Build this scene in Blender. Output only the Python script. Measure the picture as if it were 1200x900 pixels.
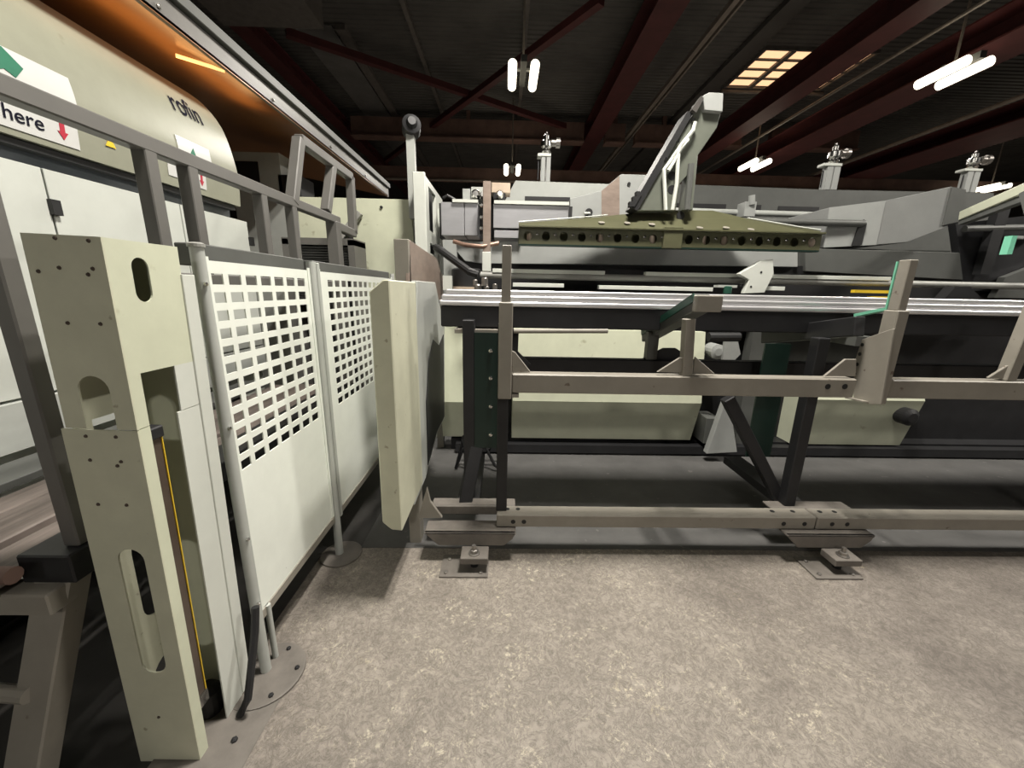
import bpy, bmesh, math, random
from mathutils import Vector, Matrix
random.seed(7)
for o in list(bpy.data.objects): bpy.data.objects.remove(o)
C = bpy.context.scene.collection
SC = bpy.context.scene

# ---------------------------------------------------------------- camera
F = 451.0; PITCH = math.radians(13.7); ROLL = math.radians(1.15); YAW = math.radians(1.2); H = 1.35
FW = Vector((math.sin(YAW)*math.cos(PITCH), math.cos(YAW)*math.cos(PITCH), -math.sin(PITCH)))
r0 = Vector((math.cos(YAW), -math.sin(YAW), 0)); u0 = r0.cross(FW)
RT = r0*math.cos(ROLL)+u0*math.sin(ROLL); UP = -r0*math.sin(ROLL)+u0*math.cos(ROLL)
cam = bpy.data.cameras.new('camera'); co = bpy.data.objects.new('camera', cam); C.objects.link(co)
cam.sensor_fit = 'HORIZONTAL'; cam.sensor_width = 36; cam.lens = F/1200*36; cam.clip_start = 0.02; cam.clip_end = 200
M4 = Matrix((RT, UP, -FW)).transposed().to_4x4(); M4.translation = Vector((0, 0, H)); co.matrix_world = M4
SC.camera = co
def at(px, py, X=None, Y=None, Z=None):
    """point where the sight line of a photo pixel meets a plane of the place"""
    d = RT*((px-600)/F)+UP*((450-py)/F)+FW
    t = X/d.x if X is not None else Y/d.y if Y is not None else (Z-H)/d.z
    return Vector((0, 0, H))+d*t
# ---------------------------------------------------------------- world, exposure
w = bpy.data.worlds.new('world'); SC.world = w; w.use_nodes = True
w.node_tree.nodes['Background'].inputs[0].default_value = (0.75, 0.85, 1.0, 1)
w.node_tree.nodes['Background'].inputs[1].default_value = 0.03
SC.view_settings.view_transform = 'Standard'; SC.view_settings.look = 'None'
SC.view_settings.gamma = 1; SC.view_settings.use_curve_mapping = False
SC.view_settings.exposure = -1.7
LAMP_POWER = 1000; LAMP_GLOW = 14
# ceiling lamps: the row and spacing seen in the photograph, carried on over the camera
LAMPS = [(0.25, 7.9, 5.0, 'above the criss-cross bracing'), (0.15, 13.4, 5.0, 'far down the hall behind the grey cabinet'),
         (7.45, 7.4, 5.0, 'beside the dark red beams on the right bay'), (7.2, 12.3, 5.0, 'far off behind the tall swing arm'),
         (16.4, 14.0, 5.0, 'far off over the grey machine hood'),
         (0.65, 1.6, 5.0, 'over the tube loading rack', 1.2), (7.4, 1.7, 5.0, 'over the aisle right of the loading rack', 1.2),
         (0.25, -6.5, 5.0, 'over the open floor in front of the rack')]

# ---------------------------------------------------------------- materials
MATS = {}
def mat(name, rgb, rough=0.5, metal=0.0, var=0.12, scale=6.0, spots=0.0, spot_rgb=(0.05, 0.04, 0.03), spot_scale=40, bump=0.02, stretch=None, spec=0.5):
    m = bpy.data.materials.new(name); m.use_nodes = True; n = m.node_tree.nodes; l = m.node_tree.links
    b = n['Principled BSDF']; b.inputs['Roughness'].default_value = rough; b.inputs['Metallic'].default_value = metal
    b.inputs['Specular IOR Level'].default_value = spec
    tc = n.new('ShaderNodeTexCoord'); src = tc.outputs['Object']
    if stretch:
        mp = n.new('ShaderNodeMapping'); mp.inputs['Scale'].default_value = stretch
        l.new(src, mp.inputs['Vector']); src = mp.outputs['Vector']
    nz = n.new('ShaderNodeTexNoise'); nz.inputs['Scale'].default_value = scale; nz.inputs['Detail'].default_value = 6; nz.inputs['Roughness'].default_value = .65
    l.new(src, nz.inputs['Vector'])
    rp = n.new('ShaderNodeValToRGB'); e = rp.color_ramp.elements
    e[0].position = .3; e[1].position = .7
    e[0].color = (*[c*(1-var) for c in rgb], 1); e[1].color = (*[min(1, c*(1+var)) for c in rgb], 1)
    l.new(nz.outputs['Fac'], rp.inputs['Fac']); out = rp.outputs['Color']
    if spots:
        n2 = n.new('ShaderNodeTexNoise'); n2.inputs['Scale'].default_value = spot_scale; n2.inputs['Detail'].default_value = 4
        l.new(src, n2.inputs['Vector'])
        r2 = n.new('ShaderNodeValToRGB'); r2.color_ramp.elements[0].position = .75-spots; r2.color_ramp.elements[1].position = .80-spots
        l.new(n2.outputs['Fac'], r2.inputs['Fac'])
        mx = n.new('ShaderNodeMixRGB'); mx.inputs['Color2'].default_value = (*spot_rgb, 1)
        l.new(r2.outputs['Color'], mx.inputs['Fac']); l.new(out, mx.inputs['Color1']); out = mx.outputs['Color']
    l.new(out, b.inputs['Base Color'])
    if bump:
        bp = n.new('ShaderNodeBump'); bp.inputs['Strength'].default_value = bump*4; bp.inputs['Distance'].default_value = .01
        l.new(nz.outputs['Fac'], bp.inputs['Height']); l.new(bp.outputs['Normal'], b.inputs['Normal'])
    MATS[name] = m; return m
def glow(name, rgb, s):
    m = bpy.data.materials.new(name); m.use_nodes = True; b = m.node_tree.nodes['Principled BSDF']
    b.inputs['Base Color'].default_value = (*rgb, 1); b.inputs['Emission Color'].default_value = (*rgb, 1); b.inputs['Emission Strength'].default_value = s
    MATS[name] = m; return m
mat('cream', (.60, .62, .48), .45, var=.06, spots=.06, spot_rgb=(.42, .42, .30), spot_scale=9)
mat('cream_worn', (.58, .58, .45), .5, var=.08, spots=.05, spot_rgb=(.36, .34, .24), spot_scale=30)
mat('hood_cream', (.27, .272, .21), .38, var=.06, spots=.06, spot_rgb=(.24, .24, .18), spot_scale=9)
mat('white_paint', (.64, .66, .61), .4, var=.04)
mat('door_white', (.56, .58, .54), .4, var=.04)
mat('pale_grey', (.43, .445, .42), .45, var=.06)
mat('fence_paint', (.82, .85, .79), .42, var=.05, spots=.02, spot_rgb=(.3, .3, .26), spot_scale=30)
mat('grey_paint', (.30, .30, .28), .45, var=.08)
mat('warm_grey', (.27, .25, .215), .45, var=.10, spots=.05, spot_rgb=(.14, .11, .09), spot_scale=25)
mat('rail_grey', (.125, .12, .112), .42, var=.07)
mat('aluminium', (.43, .43, .45), .38, .5, var=.06, stretch=(1, 4, 4))
mat('machine_grey', (.34, .35, .34), .45, var=.06)
mat('arm_grey', (.13, .14, .115), .45, var=.1)
mat('flange_steel', (.15, .135, .12), .55, var=.2, scale=12)
mat('hood_grey', (.24, .245, .24), .45, var=.06)
mat('machine_dark', (.095, .098, .092), .5, var=.1)
mat('dark_steel', (.022, .022, .024), .5, .3, var=.25)
mat('black_rubber', (.012, .012, .013), .55, var=.2)
mat('slate', (.075, .085, .10), .4, var=.1)
mat('tube_steel', (.85, .83, .88), .33, .6, var=.25, scale=14, stretch=(.15, 3, 3), spots=.05, spot_rgb=(.06, .05, .05), spot_scale=18)
mat('chrome', (.60, .59, .57), .2, 1.0, var=.1)
mat('bolt_steel', (.34, .32, .30), .35, .9, var=.15)
mat('olive', (.085, .085, .046), .4, var=.12, spots=.04, spot_rgb=(.10, .09, .05), spot_scale=25)
mat('green_paint', (.015, .075, .05), .45, var=.15)
mat('green_light', (.18, .52, .36), .4, var=.1)
mat('green_dark', (.005, .019, .014), .4, var=.2)
mat('brown_board', (.33, .26, .22), .38, .35, var=.22, scale=5, stretch=(1, 1, 3))
mat('copper_sheet', (.30, .135, .052), .28, .35, var=.22, scale=2.5, stretch=(.6, .35, 1))
mat('red_beam', (.080, .021, .021), .55, var=.25, scale=3)
mat('brown_beam', (.17, .105, .085), .7, var=.3, scale=2)
mat('roof_sheet', (.085, .083, .077), .6, var=.25, scale=1.2)
mat('roof_translucent', (.15, .15, .145), .5, var=.2, scale=2)
mat('purlin', (.13, .12, .11), .6, var=.2)
mat('conduit', (.24, .21, .18), .5, .3, var=.2)
mat('wall_dark', (.06, .055, .05), .8, var=.3, scale=.8)
mat('yellow', (.80, .55, .04), .4, var=.08)
mat('sensor_brown', (.10, .075, .06), .3, .3, var=.2)
mat('sign_white', (.60, .60, .585), .35, var=.03)
mat('ink', (.012, .012, .022), .9, var=.02, bump=0, spec=.1)
mat('red_ink', (.45, .02, .045), .5, var=.05)
mat('green_ink', (.015, .15, .085), .5, var=.1)
mat('plank', (.17, .14, .125), .6, var=.3, scale=8, stretch=(8, .6, 1))
mat('roller_tan', (.50, .40, .31), .45, var=.15)
mat('perforated_wire', (.035, .035, .033), .5, .3, var=.2)
mat('copper_cable', (.30, .19, .145), .4, .4, var=.3, scale=30)
glow('lamp_glow', (1.0, .90, .70), LAMP_GLOW)
glow('skylight_glow', (1.0, .60, .33), 4)
glow('highlight_glow', (1.0, .62, .22), 5)
# concrete with worn cream paint
def floor_mat():
    m = bpy.data.materials.new('concrete'); m.use_nodes = True; n = m.node_tree.nodes; l = m.node_tree.links; b = n['Principled BSDF']
    tc = n.new('ShaderNodeTexCoord'); O = tc.outputs['Object']
    def noise(s, d=8, r=.65, dist=0):
        z = n.new('ShaderNodeTexNoise'); z.inputs['Scale'].default_value = s; z.inputs['Detail'].default_value = d; z.inputs['Roughness'].default_value = r; z.inputs['Distortion'].default_value = dist
        l.new(O, z.inputs['Vector']); return z.outputs['Fac']
    def ramp(f, a, c, ca, cb):
        r = n.new('ShaderNodeValToRGB'); r.color_ramp.elements[0].position = a; r.color_ramp.elements[1].position = c
        r.color_ramp.elements[0].color = (*ca, 1); r.color_ramp.elements[1].color = (*cb, 1); l.new(f, r.inputs['Fac']); return r.outputs['Color']
    def mix(f, a, c, mode='MIX'):
        x = n.new('ShaderNodeMixRGB'); x.blend_type = mode
        for k, v in (('Fac', f), ('Color1', a), ('Color2', c)):
            if isinstance(v, (float, int)): x.inputs[k].default_value = v
            elif isinstance(v, tuple): x.inputs[k].default_value = (*v, 1)
            else: l.new(v, x.inputs[k])
        return x.outputs['Color']
    base = ramp(noise(2.2), .3, .7, (.135, .117, .103), (.26, .232, .205))
    fine = ramp(noise(30, 8, .8, 1.2), .40, .60, (.66, .64, .62), (1.22, 1.21, 1.20))
    c1 = mix(.75, base, fine, 'MULTIPLY')
    # flakes of old paint, on ground that gets paler towards one centre
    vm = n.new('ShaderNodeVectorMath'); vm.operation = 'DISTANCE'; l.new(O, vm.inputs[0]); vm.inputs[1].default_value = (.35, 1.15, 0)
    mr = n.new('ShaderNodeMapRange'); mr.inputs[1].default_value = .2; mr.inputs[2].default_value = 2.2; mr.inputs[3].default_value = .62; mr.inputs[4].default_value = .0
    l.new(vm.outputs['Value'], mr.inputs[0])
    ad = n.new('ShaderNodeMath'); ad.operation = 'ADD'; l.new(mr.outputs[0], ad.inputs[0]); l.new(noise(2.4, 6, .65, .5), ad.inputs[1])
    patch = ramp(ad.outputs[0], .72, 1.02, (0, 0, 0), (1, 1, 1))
    paler = mix(mix(1.0, patch, (.38, .38, .38), 'MULTIPLY'), c1, mix(.6, (.36, .325, .28), fine, 'MULTIPLY')); c1 = paler
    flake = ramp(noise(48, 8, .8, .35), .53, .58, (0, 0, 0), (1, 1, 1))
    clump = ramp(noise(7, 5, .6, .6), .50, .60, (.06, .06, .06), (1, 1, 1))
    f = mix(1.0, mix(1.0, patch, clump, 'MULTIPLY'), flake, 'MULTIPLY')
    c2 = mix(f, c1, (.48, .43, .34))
    crack = ramp(noise(16, 10, .8, 1.4), .475, .5, (0, 0, 0), (1, 1, 1)); crack2 = ramp(noise(16, 10, .8, 1.4), .5, .525, (1, 1, 1), (0, 0, 0))
    ck = mix(1.0, crack, crack2, 'MULTIPLY')
    c3 = mix(mix(1.0, ck, (.8, .8, .8), 'MULTIPLY'), c2, (.07, .06, .05))
    yel = ramp(noise(3.1, 3, .5, .3), .66, .74, (0, 0, 0), (.6, .6, .6))
    c4 = mix(mix(1.0, yel, flake, 'MULTIPLY'), c3, (.52, .44, .28))
    l.new(c4, b.inputs['Base Color']); b.inputs['Roughness'].default_value = .62
    bp = n.new('ShaderNodeBump'); bp.inputs['Strength'].default_value = .35; bp.inputs['Distance'].default_value = .004
    l.new(noise(42, 5, .7, 1.0), bp.inputs['Height']); l.new(bp.outputs['Normal'], b.inputs['Normal'])
    MATS['concrete'] = m
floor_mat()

# ---------------------------------------------------------------- mesh helpers
V = Vector
class MB:
    def __init__(s): s.v = []; s.f = []
    def add(s, vs, fs):
        k = len(s.v); s.v += [V(v) for v in vs]; s.f += [tuple(i+k for i in f) for f in fs]; return s
    def box(s, x0, x1, y0, y1, z0, z1):
        x0, x1 = sorted((x0, x1)); y0, y1 = sorted((y0, y1)); z0, z1 = sorted((z0, z1))
        return s.add([(x0,y0,z0),(x1,y0,z0),(x1,y1,z0),(x0,y1,z0),(x0,y0,z1),(x1,y0,z1),(x1,y1,z1),(x0,y1,z1)],
                     [(0,3,2,1),(4,5,6,7),(0,1,5,4),(1,2,6,5),(2,3,7,6),(3,0,4,7)])
    def bar(s, p0, p1, w, h, up=(0, 0, 1)):          # straight rectangular bar between two points
        p0 = V(p0); p1 = V(p1); d = (p1-p0).normalized(); u = V(up)
        if abs(d.dot(u)) > .99: u = V((0, 1, 0))
        a = d.cross(u).normalized(); c = a.cross(d).normalized()
        q = [p+a*i*w/2+c*j*h/2 for p in (p0, p1) for i, j in ((-1,-1),(1,-1),(1,1),(-1,1))]
        return s.add(q, [(0,1,2,3),(7,6,5,4),(0,4,5,1),(1,5,6,2),(2,6,7,3),(3,7,4,0)])
    def tube(s, pts, r, n=10, r1=None):               # round bar along a polyline
        pts = [V(p) for p in pts]; N = len(pts); rings = []
        for i, p in enumerate(pts):
            d = (pts[min(i+1, N-1)]-pts[max(i-1, 0)]).normalized()
            u = V((0, 0, 1)) if abs(d.z) < .9 else V((0, 1, 0))
            a = d.cross(u).normalized(); c = a.cross(d)
            rr = r if r1 is None else r+(r1-r)*i/(N-1)
            rings.append([p+(a*math.cos(t*2*math.pi/n)+c*math.sin(t*2*math.pi/n))*rr for t in range(n)])
        vs = [q for R_ in rings for q in R_]; fs = []
        for i in range(N-1):
            for t in range(n): fs.append((i*n+t, i*n+(t+1) % n, (i+1)*n+(t+1) % n, (i+1)*n+t))
        fs.append(tuple(reversed(range(n)))); fs.append(tuple((N-1)*n+t for t in range(n)))
        return s.add(vs, fs)
    def poly(s, front, off):                           # polygon swept by a vector
        front = [V(p) for p in front]; off = V(off); n = len(front)
        return s.add(front+[p+off for p in front], [tuple(range(n)), tuple(reversed(range(n, 2*n)))]+[(i, n+i, n+(i+1) % n, (i+1) % n) for i in range(n)])
    def lathe(s, base, prof, n=14, axis=(0, 0, 1)):    # (radius, height) profile around an axis
        base = V(base); ax = V(axis).normalized(); u = V((1, 0, 0)) if abs(ax.x) < .9 else V((0, 1, 0))
        a = ax.cross(u).normalized(); c = ax.cross(a)
        vs = [base+ax*h+(a*math.cos(t*2*math.pi/n)+c*math.sin(t*2*math.pi/n))*max(r, 1e-4) for r, h in prof for t in range(n)]
        k = len(prof); fs = [(i*n+t, i*n+(t+1) % n, (i+1)*n+(t+1) % n, (i+1)*n+t) for i in range(k-1) for t in range(n)]
        fs += [tuple(reversed(range(n))), tuple((k-1)*n+t for t in range(n))]
        return s.add(vs, fs)
def ppoly(pts, Y, D):                                  # photo outline standing at depth Y, D thick
    return MB().poly([at(x, y, Y=Y) for x, y in pts], (0, D, 0))
def pbox(x0, y0, x1, y1, Y, D):                        # upright box whose front face fills a photo rectangle at depth Y
    xm = (x0+x1)/2; ym = (y0+y1)/2
    return MB().box(at(x0, ym, Y=Y).x, at(x1, ym, Y=Y).x, Y, Y+D, at(xm, y0, Y=Y).z, at(xm, y1, Y=Y).z)
def link(name, mb, m, parent=None, loc=None, bevel=0, smooth=False, seg=1):
    me = bpy.data.meshes.new(name); o = bpy.data.objects.new(name, me)
    org = V(loc) if loc is not None else (V(parent['_o']) if parent is not None and '_o' in parent else V((0, 0, 0)))
    me.from_pydata([v-org for v in mb.v], [], mb.f)
    bm = bmesh.new(); bm.from_mesh(me); bmesh.ops.recalc_face_normals(bm, faces=bm.faces); bm.to_mesh(me); bm.free()
    me.materials.append(MATS[m]); C.objects.link(o)
    o['_o'] = tuple(org)
    if parent is not None:
        o.parent = parent; o.location = org-V(parent['_o'])
    else: o.location = org
    if smooth:
        for p in me.polygons: p.use_smooth = True
        try: me.set_sharp_from_angle(angle=math.radians(40))
        except Exception: pass
    if bevel:
        b = o.modifiers.new('bevel', 'BEVEL'); b.width = bevel; b.segments = seg; b.limit_method = 'ANGLE'; b.angle_limit = math.radians(35)
    return o
def tag(o, label, cat, group=None):
    o['label'] = label; o['category'] = cat
    if group: o['group'] = group
    return o
def thing(name, label, cat, loc, group=None):
    o = bpy.data.objects.new(name, None); C.objects.link(o); o.location = loc; o['_o'] = tuple(loc); o.empty_display_size = .1
    return tag(o, label, cat, group)
def struct(name, mb, m, **k):
    o = link(name, mb, m, **k); o['kind'] = 'structure'; return o
def part(t, name, mb, m, bevel=0, label=None, **k):
    o = link(name, mb, m, t, bevel=bevel, **k)
    if label: o['label'] = label
    return o
def single(name, label, cat, mb, m, group=None, bevel=0, **k):
    xs = [v.x for v in mb.v]; ys = [v.y for v in mb.v]; zs = [v.z for v in mb.v]
    o = link(name, mb, m, loc=((min(xs)+max(xs))/2, (min(ys)+max(ys))/2, min(zs)), bevel=bevel, **k)
    return tag(o, label, cat, group)
def text_mesh(body, size):
    cu = bpy.data.curves.new('t', 'FONT'); cu.body = body; cu.size = size; cu.offset = size*.006
    ob = bpy.data.objects.new('t', cu); C.objects.link(ob); bpy.context.view_layer.update()
    me = bpy.data.meshes.new_from_object(ob.evaluated_get(bpy.context.evaluated_depsgraph_get()))
    r = ([tuple(v.co) for v in me.vertices], [tuple(p.vertices) for p in me.polygons])
    bpy.data.objects.remove(ob); return r

# ================================================================ SETTING
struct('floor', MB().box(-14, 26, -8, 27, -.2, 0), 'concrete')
mat('pad_concrete', (.085, .083, .081), .7, var=.25, scale=3, spots=.08, spot_rgb=(.14, .135, .13), spot_scale=14)
mat('dark_floor', (.03, .028, .026), .6, var=.4, scale=4)  # darker tone for the floor along and left of the fence
fl = bpy.data.objects['floor']
part(fl, 'machine_pad', MB().box(-.75, 9, 1.80, 6.0, 0, .002), 'pad_concrete'); part(fl, 'dark_area', MB().box(-3.4, -.93, -1.0, 3.3, 0, .002), 'dark_floor'); part(fl, 'dark_area', MB().box(-.93, -.75, 1.80, 3.3, 0, .002), 'dark_floor')
struct('wall_back', MB().box(-14, 26, 27, 27.2, 0, 9), 'wall_dark')
struct('wall_left', MB().box(-14.2, -14, -8, 27.2, 0, 9), 'wall_dark')
struct('wall_right', MB().box(26, 26.2, -8, 27.2, 0, 9), 'wall_dark')
# corrugated roof, ribs across the hall
def corrugated(x0, x1, y0, y1, z, pitch=.16, amp=.022):
    mb = MB(); n = int((y1-y0)/pitch); vs = []; prof = ((0, 0), (.3, 0), (.42, 1), (.88, 1))
    ys = [(y0+(i+a)*pitch, z+b*amp) for i in range(n) for a, b in prof]
    for y, zz in ys: vs += [(x0, y, zz), (x1, y, zz)]
    return mb.add(vs, [(2*i, 2*i+1, 2*i+3, 2*i+2) for i in range(len(ys)-1)])
ROOF = 7.0
sk = [at(855, 103, Z=ROOF), at(1040, 52, Z=ROOF)]
SX0, SX1 = 6.0, 8.75
SY0 = at(920, 57, Z=ROOF).y; SY1 = at(880, 101, Z=ROOF).y
ceil = struct('ceiling', corrugated(-14, SX0, -8, 27.2, ROOF), 'roof_sheet')
part(ceil, 'roof_sheet', corrugated(SX1, 26, -8, 27.2, ROOF), 'roof_sheet')
part(ceil, 'roof_sheet', corrugated(SX0, SX1, -8, SY0, ROOF), 'roof_sheet')
part(ceil, 'roof_sheet', corrugated(SX0, SX1, SY1, 27.2, ROOF), 'roof_sheet')
win = struct('window_1', MB().box(SX0, SX0+.06, SY0, SY1, ROOF-.05, ROOF+.05).box(SX1-.06, SX1, SY0, SY1, ROOF-.05, ROOF+.05).box(SX0, SX1, SY0-.05, SY0, ROOF-.05, ROOF+.05).box(SX0, SX1, SY1, SY1+.05, ROOF-.05, ROOF+.05), 'purlin')
win['label'] = 'warm glowing roof skylight of small panes'
for i in range(4):
    for j in range(4):
        a = SX0+.06+(SX1-SX0-.12)/4*i; b = SY0+(SY1-SY0)/4*j; dx = (SX1-SX0-.12)/4; dy = (SY1-SY0)/4
        part(win, 'pane', MB().box(a+.04, a+dx-.04, b+.035, b+dy-.035, ROOF, ROOF+.01), 'skylight_glow')
        if j < 3: part(win, 'glazing_bar', MB().box(a, a+dx, b+dy-.035, b+dy+.035, ROOF-.03, ROOF+.02), 'purlin')
    if i: part(win, 'glazing_bar', MB().box(a-.06, a+.06, SY0, SY1, ROOF-.06, ROOF+.03), 'purlin')

def ibeam(name, label, p0, p1, w, h, m, group=None):
    p0 = V(p0); p1 = V(p1); d = (p1-p0).normalized(); base = p0
    t = thing(name, label, 'roof beam', p0, group)
    up = V((0, 0, 1)); up = (up-d*up.dot(d)).normalized()
    part(t, 'flange', MB().bar(p0+up*(-h/2), p1+up*(-h/2), w, .03), m); part(t, 'flange', MB().bar(p0+up*(h/2), p1+up*(h/2), w, .03), m)
    part(t, 'web', MB().bar(p0, p1, .03, h), m)
    return t
YA, YB = -4, 26.9
ibeam('roof_beam', 'dark red rafter running past the twin lamp and bracing', (2.85, YA, 6.55), (2.85, YB, 6.55), .55, .5, 'red_beam', 'dark red rafters')
ibeam('roof_beam', 'dark red rafter catching orange light beside the skylight', (6.42, YA, 5.95), (6.42, YB, 5.95), .5, .45, 'red_beam', 'dark red rafters')
ibeam('roof_beam', 'wide dark red rafter between skylight and bright twin lamp', (8.25, YA, 5.65), (8.25, YB, 5.65), .85, .45, 'red_beam', 'dark red rafters')
ibeam('roof_beam', 'dark red rafter beyond the right bay lamps over the machine hood', (12.4, YA, 5.6), (12.4, YB, 5.6), 1.3, .4, 'red_beam', 'dark red rafters')
ibeam('roof_beam', 'dark red rafter above the canopy of the laser enclosure', (-5.4, 9.0, 6.5), (-5.4, YB, 6.5), .35, .3, 'red_beam', 'dark red rafters')
# bracing in the roof plane
def brace(label, p0, p1, w=.16):
    return single('roof_brace', label, 'roof brace', MB().bar(p0, p1, w, w*.9), 'red_beam', 'diagonal roof braces')
brace('red diagonal brace from concrete corbel towards the rafter', at(335, 38, Z=6.6), at(675, 153, Z=6.6))
brace('red diagonal brace crossing behind the upper twin lamp', at(705, 0, Z=6.5), at(452, 188, Z=6.5))
# transverse beams
single('crossbeam', 'brown crossbeam low across the hall behind all the cabinets', 'roof beam', MB().box(-13.9, 25.9, 14.6, 14.85, 5.0, 5.4), 'brown_beam', 'brown crossbeams')
single('crossbeam', 'brown crossbeam far back near the end wall', 'roof beam', MB().box(-13.9, 25.9, 21.5, 21.75, 5.0, 5.38), 'brown_beam', 'brown crossbeams')
zc2 = at(760, 157, Y=14.2).z
for x0, x1, lab in ((-5.1, 2.5, 'between the canopy rafter and the lamp rafter'), (3.2, 3.86, 'beside the lamp rafter and cable rail'), (4.2, 6.1, 'behind the top of swing arm'), (6.75, 7.75, 'beside the skylight rafter'), (8.75, 11.7, 'under the right bay lamp')):
    single('crossbeam', 'short brown crossbeam '+lab, 'roof beam', MB().box(x0, x1, 14.2, 14.4, zc2-.28, zc2+.28).box(x0, x1, 14.1, 14.5, zc2-.31, zc2-.27).box((x0+x1)/2-.06, (x0+x1)/2+.06, 14.25, 14.35, zc2, ROOF-.01), 'brown_beam', 'brown crossbeams')
# purlins, conduits and cable rails
def conduit(label, pts, r=.04, m='conduit', name='conduit'):
    return single(name, label, 'conduit', MB().tube(pts, r, 8), m, 'pipes and conduits under the roof')
def purlin(label, x, y0, y1, wdt=.1, m='purlin'):
    return single('purlin', label, 'purlin', MB().box(x-wdt/2, x+wdt/2, y0, y1, ROOF-.12, ROOF-.01), m, 'purlins under the roof sheet')
purlin('thin purlin under the roof sheet directly above the twin lamp', .35, 6, 26.8)
purlin('thin purlin under the roof sheet left of the twin lamp', -2.15, 6, 26.8)
purlin('broad pale purlin along the translucent roof strip', -3.75, 10.2, 26.8, .22)
purlin('broad dark purlin right of the thin cable rail', 5.6, 4, 26.8, .4, 'roof_sheet')
single('roof_light_strip', 'grey translucent strip in the roof sheet above the laser enclosure', 'roof panel', MB().box(-4.8, -3.95, 10.2, 26.8, ROOF-.05, ROOF-.03), 'roof_translucent')
single('cable_rail', 'long thin cable rail running under the roof beside red rafter', 'cable rail', MB().box(3.92, 4.02, 4, 26.8, 6.35, 6.45).box(4.08, 4.12, 4, 26.8, 6.35, 6.45), 'conduit')
conduit('thin grey conduit running under the dark red rafter by skylight', [(7.2, 4, 5.75), (7.2, 26.8, 5.75)], .035)
conduit('long grey conduit hung under the right bay roof', [(10.74, 5, 5.5), (10.74, 26.8, 5.5)], .05)
conduit('pipe across the hall below the brown crossbeam', [(-13, 14.56, 4.99), (-3, 14.56, 4.99), (6, 14.56, 4.99), (18, 14.56, 4.99)], .04)
conduit('bright pipe under skylight edge', [(6.0, SY1+.12, 6.93), (8.9, SY1+.12, 6.93)], .06)
single('concrete_corbel', 'grey concrete block hanging from roof above the canopy edge', 'roof block', MB().box(-5.5, -3.6, 8.0, 8.95, 6.2, ROOF-.02), 'purlin')

# twin-tube lamps
def lamp(x, y, z, where, out=.8):
    t = thing('ceiling_lamp', 'bright twin-tube ceiling lamp '+where, 'lamp', (x, y, z), 'twin-tube ceiling lamps')
    part(t, 'housing', MB().box(x-.05, x+.05, y-.42, y+.42, z+.05, z+.15).box(x-.2, x+.2, y-.03, y+.03, z+.11, z+.14), 'machine_dark')
    part(t, 'hanger', MB().tube([(x, y, z+.15), (x, y, ROOF)], .02, 6), 'conduit')
    for s in (-1, 1):
        part(t, 'tube', MB().tube([(x+s*.19, y-.38, z+.03), (x+s*.19, y+.38, z+.03)], .075, 12), 'lamp_glow')
        la = bpy.data.lights.new('lamp_light', 'AREA'); la.shape = 'RECTANGLE'; la.size = .14; la.size_y = .7; la.energy = LAMP_POWER/2*out; la.color = (1.0, .95, .86)
        lo = bpy.data.objects.new('lamp_light', la); C.objects.link(lo); lo.parent = t; lo.location = (s*.19, 0, -.06)
for L in LAMPS: lamp(*L)

# ================================================================ LASER ENCLOSURE (left)
t = thing('laser_enclosure', 'pale cream laser enclosure with rounded hood and white lower doors', 'machine', (-2.5, 1.6, 0))
HP = [(-1.9, 1.89), (-1.89, 2.06), (-1.90, 2.18), (-1.945, 2.36), (-2.02, 2.485), (-2.12, 2.575), (-2.28, 2.65), (-2.6, 2.72), (-3.2, 2.75)]
Y0, Y1 = .2, 3.0
def catmull(ps, k=5):
    out = []
    for i in range(len(ps)-1):
        a = ps[max(i-1, 0)]; b = ps[i]; c = ps[i+1]; d = ps[min(i+2, len(ps)-1)]
        for j in range(k):
            u = j/k
            out.append(tuple(.5*(2*b[q]+(c[q]-a[q])*u+(2*a[q]-5*b[q]+4*c[q]-d[q])*u*u+(3*b[q]-a[q]-3*c[q]+d[q])*u**3) for q in (0, 1)))
    return out+[ps[-1]]
prof = catmull(HP)
arc = [0]
for a, b in zip(prof, prof[1:]): arc.append(arc[-1]+math.hypot(b[0]-a[0], b[1]-a[1]))
def hood_pt(y, s, off=.002):
    for i in range(len(arc)-1):
        if s <= arc[i+1] or i == len(arc)-2:
            f = (s-arc[i])/(arc[i+1]-arc[i]); a, b = prof[i], prof[i+1]
            dx, dz = b[0]-a[0], b[1]-a[1]; L = math.hypot(dx, dz)
            return V((a[0]+dx*f+dz/L*off, y, a[1]+dz*f-dx/L*off))
def s_of(z):
    for i in range(len(prof)-1):
        if prof[i][1] <= z <= prof[i+1][1]: return arc[i]+(arc[i+1]-arc[i])*(z-prof[i][1])/max(1e-6, prof[i+1][1]-prof[i][1])
    return 0
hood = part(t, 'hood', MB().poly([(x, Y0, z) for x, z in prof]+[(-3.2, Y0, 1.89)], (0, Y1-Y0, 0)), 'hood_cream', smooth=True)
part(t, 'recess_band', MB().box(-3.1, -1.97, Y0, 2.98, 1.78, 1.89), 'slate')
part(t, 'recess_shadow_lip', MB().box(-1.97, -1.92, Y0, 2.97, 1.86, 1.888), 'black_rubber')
body = part(t, 'body', MB().box(-3.2, -1.93, Y0, 3.04, .12, 1.80), 'white_paint')
yd = [Y0, at(50, 195, X=-1.9).y, at(203, 240, X=-1.9).y, at(295, 298, X=-1.9).y]
yd = [Y0, 1.765, 2.45, 3.05]
for a, b in zip(yd, yd[1:]):
    d = part(t, 'door', MB().box(-1.93, -1.90, a+.004, b-.004, .90, 1.797), 'door_white', .002)
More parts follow.
